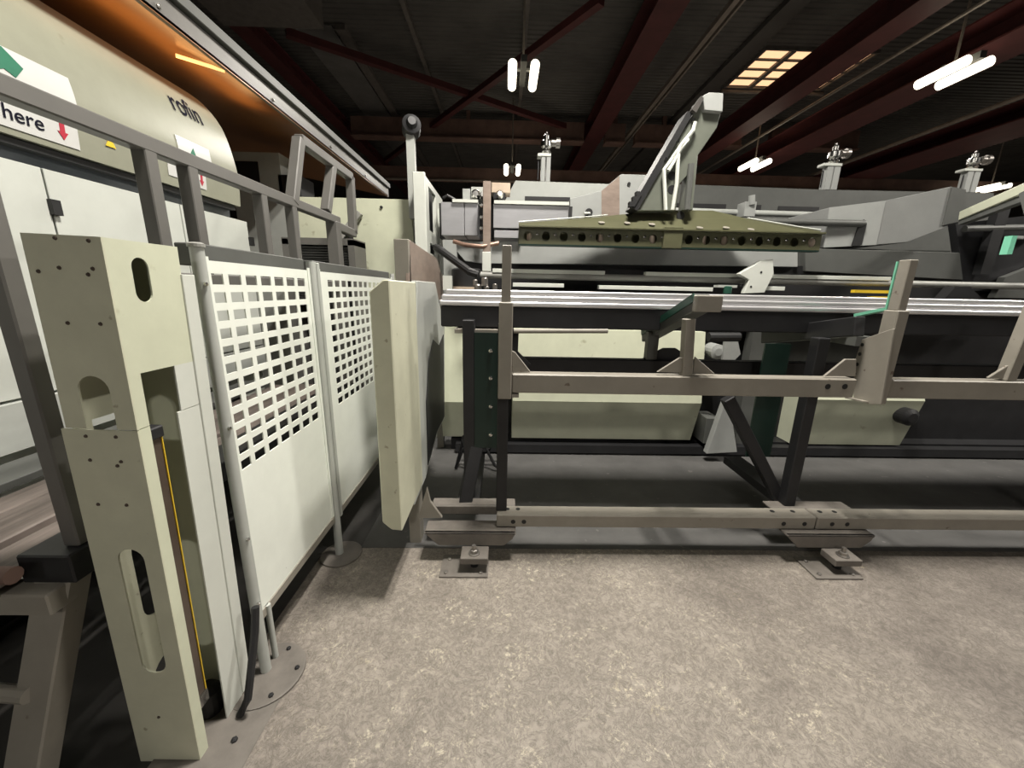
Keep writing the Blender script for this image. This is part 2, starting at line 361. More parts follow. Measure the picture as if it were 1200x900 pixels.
for px, py in ((61, 243), (293, 283)):
    q = at(px, py, X=-1.9); part(t, 'latch', MB().box(-1.905, -1.88, q.y-.015, q.y+.02, q.z-.03, q.z+.03), 'black_rubber')
part(t, 'skirt', MB().box(-1.96, -1.89, Y0, 3.04, .70, .89), 'pale_grey', .003)
part(t, 'plinth', MB().box(-3.1, -2.0, Y0, 3.0, 0, .70), 'black_rubber')
def patch(name, y0, y1, s0, s1, off, m, parent=t, nu=2, nv=6, skew=None):
    mb = MB(); vs = [hood_pt(y0+(y1-y0)*i/nu, s0+(s1-s0)*j/nv, off) for i in range(nu+1) for j in range(nv+1)]
    vs2 = [hood_pt(y0+(y1-y0)*i/nu, s0+(s1-s0)*j/nv, off-.0025) for i in range(nu+1) for j in range(nv+1)]
    q = lambda i, j: i*(nv+1)+j; K = len(vs)
    fs = [(q(i, j), q(i+1, j), q(i+1, j+1), q(i, j+1)) for i in range(nu) for j in range(nv)]
    fs += [tuple(K+k for k in reversed(f)) for f in fs]
    rim = [q(i, 0) for i in range(nu+1)]+[q(nu, j) for j in range(1, nv+1)]+[q(i, nv) for i in range(nu-1, -1, -1)]+[q(0, j) for j in range(nv-1, 0, -1)]
    fs += [(a, a+K, b+K, b) for a, b in zip(rim, rim[1:]+rim[:1])]
    return part(parent, name, mb.add(vs+vs2, fs), m)
def shape_on_hood(name, pts, off, m, parent):
    a = [hood_pt(y, s, off) for y, s in pts]; b = [hood_pt(y, s, off-.002) for y, s in pts]; n = len(a)
    return part(parent, name, MB().add(a+b, [tuple(range(n)), tuple(reversed(range(n, 2*n)))]+[(i, n+i, n+(i+1) % n, (i+1) % n) for i in range(n)]), m)
def text_on_hood(body_, y, s, size, m, parent, off=.006, sx=1.0, sy=1.0):
    vs, fs = text_mesh(body_, size)
    return part(parent, 'lettering', MB().add([hood_pt(y+v[0]*sx, s+v[1]*sy, off) for v in vs], fs), m)
sg = patch('notice', 1.2, 1.935, s_of(1.915), s_of(2.032), .004, 'sign_white')
text_on_hood('here', 1.665, s_of(1.943), .075, 'ink', sg, .0065, 1.0)
shape_on_hood('arrow', [(1.862, .125), (1.862, .075), (1.852, .075), (1.872, .045), (1.892, .075), (1.881, .075), (1.881, .125)], .0065, 'red_ink', sg)
sg = patch('notice', 1.1, 1.955, s_of(2.045), s_of(2.20), .004, 'sign_white', nv=8)
def hs(px, py):
    q = at(px, py, X=-1.9); return (q.y, s_of(q.z))
shape_on_hood('emblem', [hs(-30, 62), hs(0, 54), hs(24, 81), hs(14, 91), hs(0, 80), hs(-30, 84)], .0065, 'green_ink', sg)
shape_on_hood('warning_triangle', [(2.055, s_of(1.975)), (2.105, s_of(1.975)), (2.08, s_of(2.02))], .005, 'yellow', t)
y_a, y_b = at(205, 165, X=-1.9).y, at(244, 180, X=-1.9).y
sg = patch('notice', y_a, y_b, s_of(2.065), s_of(2.175), .004, 'sign_white')
shape_on_hood('emblem', [hs(217, 186), hs(229, 189), hs(224, 174)], .0065, 'green_ink', sg)
sg = patch('notice', 2.56, 2.68, s_of(1.925), s_of(2.02), .004, 'sign_white')
shape_on_hood('arrow', [(2.635, .12), (2.635, .08), (2.625, .08), (2.642, .05), (2.659, .08), (2.65, .08), (2.65, .12)], .0065, 'red_ink', sg)
patch('notice', 2.40, 2.46, s_of(1.94), s_of(2.0), .004, 'sign_white')
text_on_hood('rofin', at(196, 112, X=-1.95).y, s_of(2.325), .125, 'ink', t, .005, 1.0, 1.35)

# canopy with copper-brown underside and grey edge beam
CX = -1.8
cn = thing('canopy', 'canopy with glossy copper-brown underside and grey edge beam over enclosure', 'canopy', (-2.4, 2.7, 0))
ZE = 2.685
part(cn, 'soffit', MB().poly([(CX, -.2, ZE), (CX, 6.35, ZE), (-4.6, 6.35, ZE+.55), (-4.6, -.2, ZE+.55)], (0, 0, .02)), 'copper_sheet')
part(cn, 'edge_beam', MB().box(CX-.03, CX, -.2, 6.4, ZE, ZE+.12), 'rail_grey', .004)
part(cn, 'edge_cap', MB().box(CX-.02, CX+.03, -.2, 6.4, ZE+.125, ZE+.19), 'machine_dark', .004)
part(cn, 'roof_panel', MB().poly([(CX-.03, -.2, ZE+.10), (CX-.03, 6.4, ZE+.10), (-4.6, 6.4, ZE+.65), (-4.6, -.2, ZE+.65)], (0, 0, .02)), 'machine_dark')
for y in (-.1, 6.2): part(cn, 'post', MB().box(-4.6, -4.5, y, y+.1, 0, ZE+.54), 'rail_grey')
lt = part(cn, 'highlight_strip', MB().tube([at(206, 65, Z=ZE+.008), at(263, 83, Z=ZE+.008)], .011, 8), 'highlight_glow', label='small glowing strip added as the highlight under the canopy')  # glowing strip added where the soffit shows its orange highlight
la = bpy.data.lights.new('added_uplight', 'AREA'); la.shape = 'RECTANGLE'; la.size = .16; la.size_y = 1.4; la.energy = 9; la.color = (1, .6, .25)  # unseen upward light added to brighten the soffit
lo = bpy.data.objects.new('added_uplight', la); C.objects.link(lo); lo.parent = cn; lo.location = (-2.05+2.4, at(235, 75, Z=ZE).y-2.7, ZE-.06); lo.rotation_euler = (0, math.pi, 0)
for y in (1.4, 2.4, 3.4, 4.4, 5.4): part(cn, 'bolt', MB().lathe((CX, y, ZE+.04), [(.012, 0), (.012, .008), (.005, .012)], 8, (1, 0, 0)), 'bolt_steel')

# ---------------------------------------------------------------- guard rail of grey square tube behind the fence
RX = -1.1
g = thing('guard_rail', 'grey square-tube guard rail with raised trapezoid end frame', 'railing', (RX, 2.0, 0))
def rb(p0, p1, wv=.045): return MB().bar(p0, p1, wv, wv, (1, 0, 0))
part(g, 'top_rail', rb((RX, .86, 1.755), (RX, 2.70, 1.765), .046), 'rail_grey', .004)
part(g, 'lower_rail', rb((RX, .98, 1.36), (RX, 2.72, 1.36), .05), 'rail_grey', .004)
for py in ((178, 230), (226, 240), (308, 260), (343, 265)):
    y = at(py[0], py[1], X=RX).y; part(g, 'baluster', MB().box(RX-.022, RX+.022, y-.022, y+.022, 1.36, 1.75), 'rail_grey', .003)
part(g, 'end_post', MB().box(RX-.02, RX+.02, .875, .915, .691, 1.75), 'rail_grey', .004)
yq = at(390, 260, X=RX).y
part(g, 'end_post', MB().box(RX-.035, RX+.035, yq-.03, yq+.04, .691, 1.75), 'rail_grey', .004)
a, b, c_, d_ = at(350, 163, X=RX), at(410, 207, X=RX), at(414, 274, X=RX), at(342, 238, X=RX)
for p, q in ((a, d_), (a, b), (b, c_), (c_, (RX, yq, 1.73)), ((a+b)*.42+V((0, 0, 0))+b*.16, at(382, 248, X=RX))):
    part(g, 'end_frame_bar', rb(p, q, .05), 'rail_grey', .004)

# ---------------------------------------------------------------- light-barrier column
def wall_with_holes(P, us, vs, holes, th, nrm):
    """sheet in the (u,v) grid given by P(u,v); cells listed in holes are left open; th thick"""
    mb = MB(); n = V(nrm)*th; k = len(vs)
    A = [P(u, v) for u in us for v in vs]; B = [p+n for p in A]; K = len(A); fs = []
    q = lambda i, j: i*k+j
    solid = lambda i, j: 0 <= i < len(us)-1 and 0 <= j < len(vs)-1 and (i, j) not in holes
    for i in range(len(us)-1):
        for j in range(len(vs)-1):
            if not solid(i, j): continue
            a, b, c, d = q(i, j), q(i+1, j), q(i+1, j+1), q(i, j+1)
            fs += [(a, b, c, d), (K+d, K+c, K+b, K+a)]
            for (e, f), nb in (((a, b), (i, j-1)), ((b, c), (i+1, j)), ((c, d), (i, j+1)), ((d, a), (i-1, j))):
                if not solid(*nb): fs.append((f, e, K+e, K+f))
    return mb.add(A+B, fs)
def slot_plate(P, u0, u1, v0, v1, slots, th, nrm, n=10):
    """sheet with rounded slots (uc, vc, half width, half height, round_top, round_bottom)"""
    mb = MB(); N = V(nrm)*th
    slots = sorted(slots, key=lambda s: s[1]); v = v0
    def quad(pts):
        a = [P(*p) for p in pts]; b = [p+N for p in a]; m = len(a)
        mb.add(a+b, [tuple(range(m)), tuple(reversed(range(m, 2*m)))]+[(i, m+i, m+(i+1) % m, (i+1) % m) for i in range(m)])
    for uc, vc, hw, hh, rt, rbm in slots:
        b0, t0 = vc-hh, vc+hh
        if b0 > v+1e-4: quad([(u0, v), (u1, v), (u1, b0), (u0, b0)])
        top = [(uc+hw*math.cos(math.pi*i/n), (t0-hw)+hw*math.sin(math.pi*i/n)) for i in range(n+1)] if rt else [(uc+hw, t0), (uc-hw, t0)]
        bot = [(uc-hw*math.cos(math.pi*i/n), (b0+hw)-hw*math.sin(math.pi*i/n)) for i in range(n+1)] if rbm else [(uc-hw, b0), (uc+hw, b0)]
        h = len(top)//2
        right = ([p for p in bot if p[0] >= uc-1e-6])+([p for p in top if p[0] >= uc-1e-6])
        left = ([p for p in top if p[0] <= uc+1e-6])+([p for p in bot if p[0] <= uc+1e-6])
        for strip, ue in ((right, u1), (left, u0)):
            for (ua, va), (ub, vb) in zip(strip, strip[1:]):
                if abs(va-vb) > 1e-6: quad([(ua, va), (ub, vb), (ue, vb), (ue, va)])
        v = t0
    if v1 > v+1e-4: quad([(u0, v), (u1, v), (u1, v1), (u0, v1)])
    return mb
col = thing('barrier_column', 'cream sheet-metal safety column with oval cut-outs and light barrier inside', 'safety column', (-.94, .98, 0))
CX0, CX1, CY0, CY1, CT = -.972, -.822, .842, 1.03, 1.443
zs = lambda py, px=140: at(px, py, Y=CY0).z
front = lambda u, v: V((u, CY0, v)); side = lambda u, v: V((CX1, u, v)); back = lambda u, v: V((CX0, u, v))
ZJ = at(160, 503, Y=CY0).z
za, zb = at(100, 440, Y=CY0).z, ZJ
part(col, 'front_plate', slot_plate(front, CX0-.008, CX1, ZJ+.002, CT, [(-.90, (za+zb)/2+.001, .034, (za-zb)/2, True, False)], .004, (0, 1, 0)), 'cream_worn')
z1_, z2_ = at(142, 643, Y=CY0).z, at(165, 788, Y=CY0).z
part(col, 'front_plate', slot_plate(front, CX0-.020, CX1, .0, ZJ-.002, [(-.897, (z1_+z2_)/2, .032, (z1_-z2_)/2, True, True)], .004, (0, 1, 0)), 'cream_worn')
zt, zbm = at(168, 300, X=CX1).z, at(168, 352, X=CX1).z
zw = at(185, 432, X=CX1).z
part(col, 'side_plate', slot_plate(side, CY0+.004, CY1, zw, CT, [(at(168, 325, X=CX1).y, (zt+zbm)/2, .021, (zt-zbm)/2, True, True)], .004, (-1, 0, 0)), 'cream')
part(col, 'side_plate', MB().box(CX1-.004, CX1, CY0+.004, CY0+.032, 0, ZJ).box(CX1-.004, CX1, CY0+.004, CY0+.032, ZJ+.002, zw), 'cream')
part(col, 'side_plate', MB().box(CX1-.004, CX1, CY0+.113, CY1+.016, .0, zw-.12).box(CX1-.004, CX1, CY0+.125, CY1, zw-.118, zw), 'white_paint')
part(col, 'top_plate', MB().box(CX0+.004, CX1-.004, CY0+.004, CY1, CT-.006, CT-.001), 'cream')
part(col, 'inner_plate', slot_plate(back, CY0+.005, CY1, 0, CT-.007, [(CY0+.10, .98, .055, .05, False, False), (CY0+.11, .55, .04, .13, True, True), (CY0+.11, .17, .05, .1, True, False)], .004, (1, 0, 0)), 'cream_worn')
part(col, 'back_plate', MB().box(CX0+.004, CX1-.004, CY1, CY1+.004, 0, CT-.002), 'cream')
part(col, 'flange', MB().box(CX1-.004, CX1+.004, CY1-.003, CY1+.038, .02, at(222, 320, X=CX1).z), 'white_paint', .001)
SXa, SXb = CX1-.040, CX1-.010
ysa, ysb = CY0+.038, CY0+.066
zs1, zs0 = .985, .19
br = part(col, 'light_barrier', MB().box(SXa, SXb, ysa, ysb, zs0, zs1), 'sensor_brown')
part(br, 'cap', MB().box(SXa-.006, SXb+.006, ysa-.006, ysb+.006, zs1, zs1+.03), 'dark_steel', .003)
for yy in (ysa, ysb): part(br, 'yellow_edge', MB().box(SXb-.001, SXb+.003, yy-.0012, yy+.0012, zs0, zs1), 'yellow')
part(br, 'bracket', MB().box(SXa, SXb+.006, ysa-.004, ysb+.004, zs0-.04, zs0), 'chrome', .003)
part(col, 'cable_gland', MB().lathe((CX1-.07, CY1-.05, .01), [(.035, 0), (.035, .08), (.02, .10)], 14), 'black_rubber')
part(col, 'base_plate', MB().box(-.955, -.69, .78, 1.02, 0, .01), 'flange_steel', .002)
for px, py in ((292, 866),):
    p = at(px, py, Z=.01); part(col, 'bolt', MB().lathe((p.x, p.y, .01), [(.009, 0), (.009, .006), (.004, .01)], 6), 'dark_steel')
for px, py in ((65, 278), (104, 280), (47, 318), (71, 313), (105, 320), (110, 313), (83, 378), (121, 378), (108, 511), (143, 511), (114, 539), (146, 545), (150, 540), (125, 591), (158, 591), (203, 840)):
    p = at(px, py, Y=CY0)
    if p.x < CX1-.004: part(col, 'rivet', MB().lathe((p.x, CY0, p.z), [(.0045, 0), (.0035, -.002)], 8, (0, 1, 0)), 'sensor_brown')

col.location.x -= .045; col.rotation_euler.y = math.radians(1.75)
# ---------------------------------------------------------------- perforated fence panels
FX = -.84
def fence(label, y0, y1, ncol, ystart, nrow=12):
    f = thing('fence_panel', label, 'fence panel', (FX, (y0+y1)/2, 0), 'perforated machine fence panels')
    pitch, zp, hw, hh = .0795, .0528, .0285, .0155
    ys = [y0]; zz = [.24]; top = 1.415
    for i in range(ncol): ys += [ystart+i*pitch-hw, ystart+i*pitch+hw]
    ys.append(y1)
    for j in range(nrow): zz += [.784+j*zp-hh, .784+j*zp+hh]
    zz.append(top)
    holes = {(1+2*i, 1+2*j) for i in range(ncol) for j in range(nrow)}
    part(f, 'perforated_sheet', wall_with_holes(lambda u, v: V((FX, u, v)), ys, zz, holes, .004, (-1, 0, 0)), 'fence_paint')
    part(f, 'top_rail', MB().bar((FX-.045, y0, 1.43), (FX-.045, y1, 1.43), .055, .06), 'machine_dark', .003)
    part(f, 'bottom_rail', MB().box(FX-.03, FX+.005, y0, y1, .205, .24), 'warm_grey', .002)
    part(f, 'edge_strip', MB().box(FX-.001, FX+.004, y0, y0+.018, .24, top+.01), 'fence_paint')
    part(f, 'edge_strip', MB().box(FX-.001, FX+.004, y1-.018, y1, .24, top+.01), 'fence_paint')
    return f
f1 = fence('perforated pale fence panel next to the cream safety column', 1.13, 1.722, 7, 1.172)
f2 = fence('perforated pale fence panel half behind the chamfered cream guard', 1.80, 2.95, 12, 1.92)
part(f1, 'post', MB().tube([(FX, 1.115, .008), (FX, 1.115, 1.447)], .017, 16), 'pale_grey', smooth=True)
part(f1, 'post_cap', MB().lathe((FX, 1.115, 1.447), [(.021, 0), (.021, .008), (.014, .012)], 16), 'grey_paint')
part(f1, 'post', MB().tube([(FX+.005, 1.165, .008), (FX+.005, 1.165, .24)], .010, 12), 'pale_grey', smooth=True)
for z in (1.35, .93, .55, .30): part(f1, 'bolt', MB().lathe((FX+.015, 1.105, z), [(.006, 0), (.006, .006), (.002, .009)], 8, (1, 0, 0)), 'chrome')
part(f1, 'floor_flange', MB().lathe((FX+.01, 1.10, 0), [(.125, 0), (.125, .008), (.12, .009)], 36), 'flange_steel')
for a in (.2, 1.3, -.9): part(f1, 'bolt', MB().lathe((FX+.01+.1*math.cos(a), 1.10+.1*math.sin(a), .009), [(.008, 0), (.008, .006), (.004, .009)], 6), 'dark_steel')
part(f2, 'post', MB().tube([(FX, 1.745, .008), (FX, 1.745, 1.452)], .019, 16), 'pale_grey', smooth=True)
part(f2, 'post', MB().box(FX-.012, FX+.012, 1.775, 1.80, .2, 1.45), 'pale_grey', .003)
part(f2, 'floor_flange', MB().lathe((FX+.01, 1.745, 0), [(.10, 0), (.10, .008), (.095, .009)], 32), 'flange_steel')
part(f2, 'post', MB().tube([(FX, 2.96, .008), (FX, 2.96, 1.45)], .017, 12), 'pale_grey', smooth=True)
single('cable', 'black cable looping to floor beside round fence flange', 'cable', MB().tube([(-.80, 1.06, .33), (-.80, 1.04, .25), (-.795, .99, .15), (-.80, .965, .07), (-.83, .96, .012)], .012, 8), 'dark_steel', smooth=True)

# ---------------------------------------------------------------- low roller table at far left
rt_ = thing('roller_table', 'low dark roller table with steel planks beneath the laser enclosure', 'roller table', (-1.5, 1.2, 0))
part(rt_, 'side_beam', MB().box(-1.20, -1.07, .84, 2.75, .61, .69), 'dark_steel', .004)
for x0, x1, m, dz in ((-1.32, -1.2, 'plank', 0), (-1.50, -1.34, 'plank', .01), (-1.64, -1.52, 'plank', .0), (-1.86, -1.68, 'machine_dark', .025)):
    part(rt_, 'plank', MB().box(x0, x1, .5, 2.7, .63+dz, .66+dz), m, .003)
p = at(0, 597, Y=.92)
part(rt_, 'roller', MB().tube([(-1.86, .78, .685), (-1.13, .78, .685)], .02, 12), 'brown_beam', smooth=True)
part(rt_, 'cross_beam', MB().box(-1.86, -1.1, .80, .86, .55, .61), 'warm_grey', .004)
part(rt_, 'leg', MB().bar((-1.13, .88, .64), (-1.24, .74, 0.01), .085, .06, (0, 1, 0)), 'warm_grey', .004)
part(rt_, 'leg', MB().bar((-1.14, 2.5, .62), (-1.2, 2.6, 0), .07, .05, (0, 1, 0)), 'dark_steel', .004)
part(rt_, 'leg', MB().box(-1.86, -1.80, .8, .86, 0, .57), 'dark_steel'); part(rt_, 'leg', MB().box(-1.86, -1.80, 2.5, 2.56, 0, .63), 'dark_steel')
part(rt_, 'stretcher', MB().tube([(-1.85, .83, .33), (-1.19, .78, .33)], .02, 10), 'warm_grey')

# ---------------------------------------------------------------- cabinets behind the fence
def cabinet(name, label, x0, x1, y0, y1, z0, z1, m, group=None, bevel=.004):
    o = thing(name, label, 'cabinet', ((x0+x1)/2, (y0+y1)/2, z0), group)
    part(o, 'body', MB().box(x0, x1, y0, y1, z0, z1), m, bevel); return o
a = at(322, 232, Y=3.5); b = at(486, 310, Y=3.5)
cb = cabinet('control_cabinet', 'plain cream control cabinet behind the perforated fence', -1.75, b.x, 3.5, 4.3, 0, at(450, 233, Y=3.5).z, 'cream')
part(cb, 'knob', MB().lathe((at(447, 243, Y=3.5).x, 3.5, at(447, 243, Y=3.5).z), [(.012, 0), (.012, -.01)], 10, (0, 1, 0)), 'black_rubber')
part(cb, 'recess_shade', MB().tube([at(402, 330, Y=3.47), at(402, 312, Y=3.47), at(411, 295, Y=3.47), at(411, 262, Y=3.47)], .022, 8), 'dark_steel')  # dark tube standing in for a shaded recess of the cabinet
part(cb, 'trunk_shroud', MB().bar((-1.50, 3.46, 1.62), (-1.22, 3.46, 1.95), .05, .05, (0, 1, 0)), 'grey_paint')
lou = thing('louvre_box', 'dark wire-mesh box behind the grey guard rail', 'machine part', (-1.5, 3.2, 0))
part(lou, 'frame', MB().box(-1.72, -1.17, 3.15, 3.40, 1.66, 1.71).box(-1.72, -1.17, 3.15, 3.4, 0, .1).box(-1.72, -1.67, 3.15, 3.4, 0, 1.7).box(-1.22, -1.17, 3.15, 3.4, 0, 1.7), 'rail_grey')
part(lou, 'backing', MB().box(-1.67, -1.22, 3.3, 3.31, .1, 1.66), 'black_rubber')
for i in range(24): part(lou, 'slat', MB().box(-1.67, -1.22, 3.17, 3.2, 1.20+i*.019, 1.212+i*.019), 'perforated_wire')
for k, (x0, y0, x1, y1, Y, m, lab) in enumerate(((274, 178, 330, 226, 4.4, 'pale_grey', 'grey machine head under the copper canopy with dark window'),)):
    mh = thing('processing_unit', lab, 'machine part', (at(300, 200, Y=Y).x, Y, 0))
    part(mh, 'body', MB().box(at(270, 200, Y=Y).x, at(329, 200, Y=Y).x, Y, Y+.4, 0, at(300, 178, Y=Y).z), m, .004)
    part(mh, 'window', pbox(277, 189, 303, 216, Y-.01, .02), 'black_rubber'); part(mh, 'nose', pbox(327, 205, 352, 232, Y, .3), 'black_rubber')
# white tower with dark windows
wt = thing('white_tower', 'tall white machine tower with black window openings in its side', 'machine tower', (-.66, 3.5, 0))
XL, XR = at(485, 250, Y=3.2).x, at(499, 250, Y=3.2).x
y2 = at(519, 260, X=XR).y
part(wt, 'front_face', MB().box(XL, XR, 3.2, 3.23, 0, at(492, 201, Y=3.2).z), 'white_paint', .004)
zt_ = at(492, 201, Y=3.2).z
ws = lambda u, v: V((XR, u, v))
ya, yb = at(503, 250, X=XR).y, at(511, 250, X=XR).y
part(wt, 'side_face', wall_with_holes(ws, [3.23, ya, yb, y2], [0, at(505, 297, X=XR).z, at(505, 285, X=XR).z, at(505, 271, X=XR).z, at(505, 222, X=XR).z, zt_-.02], {(1, 1), (1, 3)}, .03, (-1, 0, 0)), 'white_paint')
part(wt, 'inside', MB().box(XL+.01, XR-.06, 3.24, y2, 0, zt_-.03), 'black_rubber')
part(wt, 'door_leaf', MB().box(XR, XR+.02, yb+.12, y2+.1, .4, zt_-.15), 'white_paint', .003)
part(wt, 'top_motor', MB().lathe(at(482, 150, Y=3.4)+V((0, 0, 0)), [(.05, -.06), (.07, -.05), (.07, .06), (.045, .07), (.03, .1)], 16, (.3, -1, .2)), 'dark_steel', smooth=True)
part(wt, 'mast', MB().box(at(481, 190, Y=3.35).x-.03, at(481, 190, Y=3.35).x+.03, 3.36, 3.42, 1.9, at(483, 158, Y=3.38).z), 'pale_grey')

# ================================================================ LOADING RACK
YF = 1.70
k = thing('loading_rack', 'warm grey steel loading rack with bolted feet, rails and upright stops', 'loading rack', (.8, 1.75, 0))
# floor feet
for xo in (-.19, 1.655):
    part(k, 'foot_channel', MB().poly([(xo-.20, 1.70, .165), (xo+.26, 1.70, .165), (xo+.245, 1.70, .13), (xo+.20, 1.70, .09), (xo-.13, 1.70, .09), (xo-.185, 1.70, .145)], (0, .018, 0)).box(xo-.20, xo+.26, 1.70, 1.81, .153, .165), 'flange_steel', .004)
    part(k, 'foot_channel', MB().box(xo-.19, xo+.26, 1.845, 1.86, .175, .225).box(xo-.19, xo+.26, 1.86, 1.93, .213, .225), 'flange_steel', .004)
    bl = part(k, 'foot_block', MB().box(xo-.01, xo+.125, 1.605, 1.70, .055, .09), 'flange_steel', .003)
    part(bl, 'washer', MB().lathe((xo+.055, 1.645, .09), [(.028, 0), (.028, .004), (.02, .005)], 16), 'bolt_steel')
    part(bl, 'nut', MB().lathe((xo+.055, 1.645, .094), [(.019, 0), (.019, .016), (.011, .018), (.011, .04)], 6), 'bolt_steel')
    part(k, 'spindle', MB().tube([(xo+.055, 1.66, .008), (xo+.055, 1.66, .055)], .02, 10), 'dark_steel')
    pl = part(k, 'base_plate', MB().box(xo-.11, xo+.125, 1.58, 1.74, 0, .009), 'flange_steel', .002)
    for dx, dy in ((-.08, .025), (.09, .025), (-.075, .12)): part(pl, 'bolt', MB().lathe((xo+dx, 1.58+dy, .009), [(.010, 0), (.010, .006), (.005, .01)], 6), 'bolt_steel')
    part(k, 'sub_beam', MB().box(xo-.06, xo+.06, 1.86, 2.55, .165, .215), 'dark_steel')
# lower rails
x_a, x_s, x_e = at(582, 600, Y=1.745).x, at(960, 600, Y=1.745).x, 4.2
for a, b in ((x_a, x_s-.003), (x_s+.003, x_e)):
    r = part(k, 'lower_rail', MB().box(a, b, 1.745, 1.835, .168, .238), 'warm_grey', .005)
    for c in ((a+.055, a+.11) if a < 0.5 else (a+.05, a+.13))+((b-.2, b-.09) if b < 3 else ()):
        part(r, 'bolt_hole', MB().lathe((c, 1.80, .2385), [(.012, 0), (.012, .0008)], 10), 'black_rubber')
        part(r, 'bolt_hole', MB().lathe((c+.03, 1.7445, .2), [(.012, 0), (.012, -.0008)], 10, (0, 1, 0)), 'black_rubber')
# upper front rails
zf0, zf1 = at(700, 439.8, Y=YF).z, at(700, 462, Y=YF).z
xa, xb = at(600, 450, Y=YF).x, at(1004, 450, Y=YF).x
ra = part(k, 'upper_rail', MB().box(xa, xb, YF, YF+.07, zf1, zf0), 'warm_grey', .005)
xc = at(1044, 455, Y=YF).x
part(k, 'upper_rail', MB().box(xc, 4.2, YF, YF+.07, zf1, zf0), 'warm_grey', .005)
for px in (970, 990):
    q = at(px, 453, Y=YF); part(ra, 'bolt_hole', MB().lathe((q.x, YF, q.z), [(.013, 0), (.013, -.0015)], 12, (0, 1, 0)), 'black_rubber')
# rear twin rail and gussets, bed shade put into their dark colour
YR = 2.12
part(k, 'rear_rail', MB().box(xa, 4.2, YR, YR+.07, zf1, zf0), 'dark_steel', .005)
# post A (left) sleeve and stop
q0, q1 = at(583, 380, Y=1.68), at(600, 468, Y=1.68)
xs0, xs1 = at(584, 425, Y=1.68).x, at(600, 425, Y=1.68).x
part(k, 'post_sleeve', MB().box(xs0, xs1, 1.68, 1.77, q1.z, at(590, 354, Y=1.68).z), 'warm_grey', .004)
part(k, 'upright_stop', MB().box(at(588, 330, Y=1.69).x, at(599, 330, Y=1.69).x, 1.69, 1.75, at(592, 360, Y=1.69).z, at(592, 287, Y=1.69).z), 'warm_grey', .003)
part(k, 'gusset', ppoly([(600, 411), (604, 413), (622, 436), (600, 436)], 1.73, .012), 'warm_grey', .002)
part(k, 'rear_gusset', ppoly([(601, 385), (608, 388), (607, 412), (622, 427), (614, 431), (601, 418)], 2.05, .02), 'dark_steel')
part(k, 'lower_tab', pbox(600, 462, 608, 466, 1.70, .06), 'warm_grey')
# leg frame below post A
part(k, 'leg', MB().box(xs0-.005, xs0+.05, 1.78, 1.84, .238, 1.2), 'dark_steel', .003)
part(k, 'leg', MB().box(xs1-.05, xs1-.02, 1.79, 1.84, .238, 1.2), 'machine_dark', .003)
xg0, xg1 = at(556, 450, Y=1.95).x, at(583, 450, Y=1.95).x
pl = part(k, 'bolted_plate', MB().box(xg0, xg1, 1.95, 1.96, at(570, 525, Y=1.95).z, at(570, 390, Y=1.95).z), 'green_dark')
for py in (411, 443, 476, 509):
    q = at(575, py, Y=1.95); part(pl, 'bolt', MB().lathe((q.x, 1.95, q.z), [(.010, 0), (.010, -.008), (.005, -.011)], 10, (0, 1, 0)), 'chrome')
part(k, 'leg', MB().box(xg0-.06, xg0, 1.95, 2.03, .2, 1.2), 'dark_steel', .003)
part(k, 'leg_brace', MB().bar((xg0-.05, 1.9, .2), (xg0+.03, 2.0, .62), .07, .05, (0, 1, 0)), 'dark_steel', .004)
part(k, 'tube_support', MB().box(at(530, 385, Y=1.9).x, at(590, 385, Y=1.9).x, 1.98, 2.40, 1.13, 1.15), 'warm_grey')
part(k, 'tube_support', MB().box(at(1070, 385, Y=1.9).x-.2, at(1070, 385, Y=1.9).x-.1, 1.98, 2.40, 1.10, 1.15), 'machine_dark')
# stop C: post, gussets, inclined arm
pc = at(807, 440, Y=YF); pt = at(814, 374, Y=YF)
part(k, 'upright_stop', MB().bar((pc.x, YF+.03, zf0), (pt.x-.012, YF+.03, pt.z), .045, .045, (0, 1, 0)), 'warm_grey', .003)
part(k, 'gusset', ppoly([(770, 436), (797, 419), (803, 419), (802, 437)], YF+.025, .012), 'warm_grey', .002)
part(k, 'gusset', ppoly([(815, 418), (838, 438), (812, 438)], YF+.025, .012), 'warm_grey', .002)
e0 = V((.855, 1.69, 1.315)); e1 = V((.855, 2.30, 1.10))
ar = part(k, 'inclined_arm', MB().bar(e0, e1, .07, .075, (0, 0, 1)), 'machine_dark', .004)
part(ar, 'wear_strip', MB().bar(e0+V((-.037, .01, .02)), e1+V((-.037, 0, .02)), .006, .035), 'green_paint')
part(k, 'arm_head', MB().box(.815, .93, 1.665, 1.70, 1.275, 1.345), 'warm_grey', .004)
part(k, 'rear_post', MB().box(.80, .86, YR+.01, YR+.06, zf0, 1.14), 'machine_dark', .003)
part(k, 'rear_gusset', ppoly([(735, 430), (778, 408), (792, 408), (820, 427), (835, 430)], YR+.03, .015), 'dark_steel')
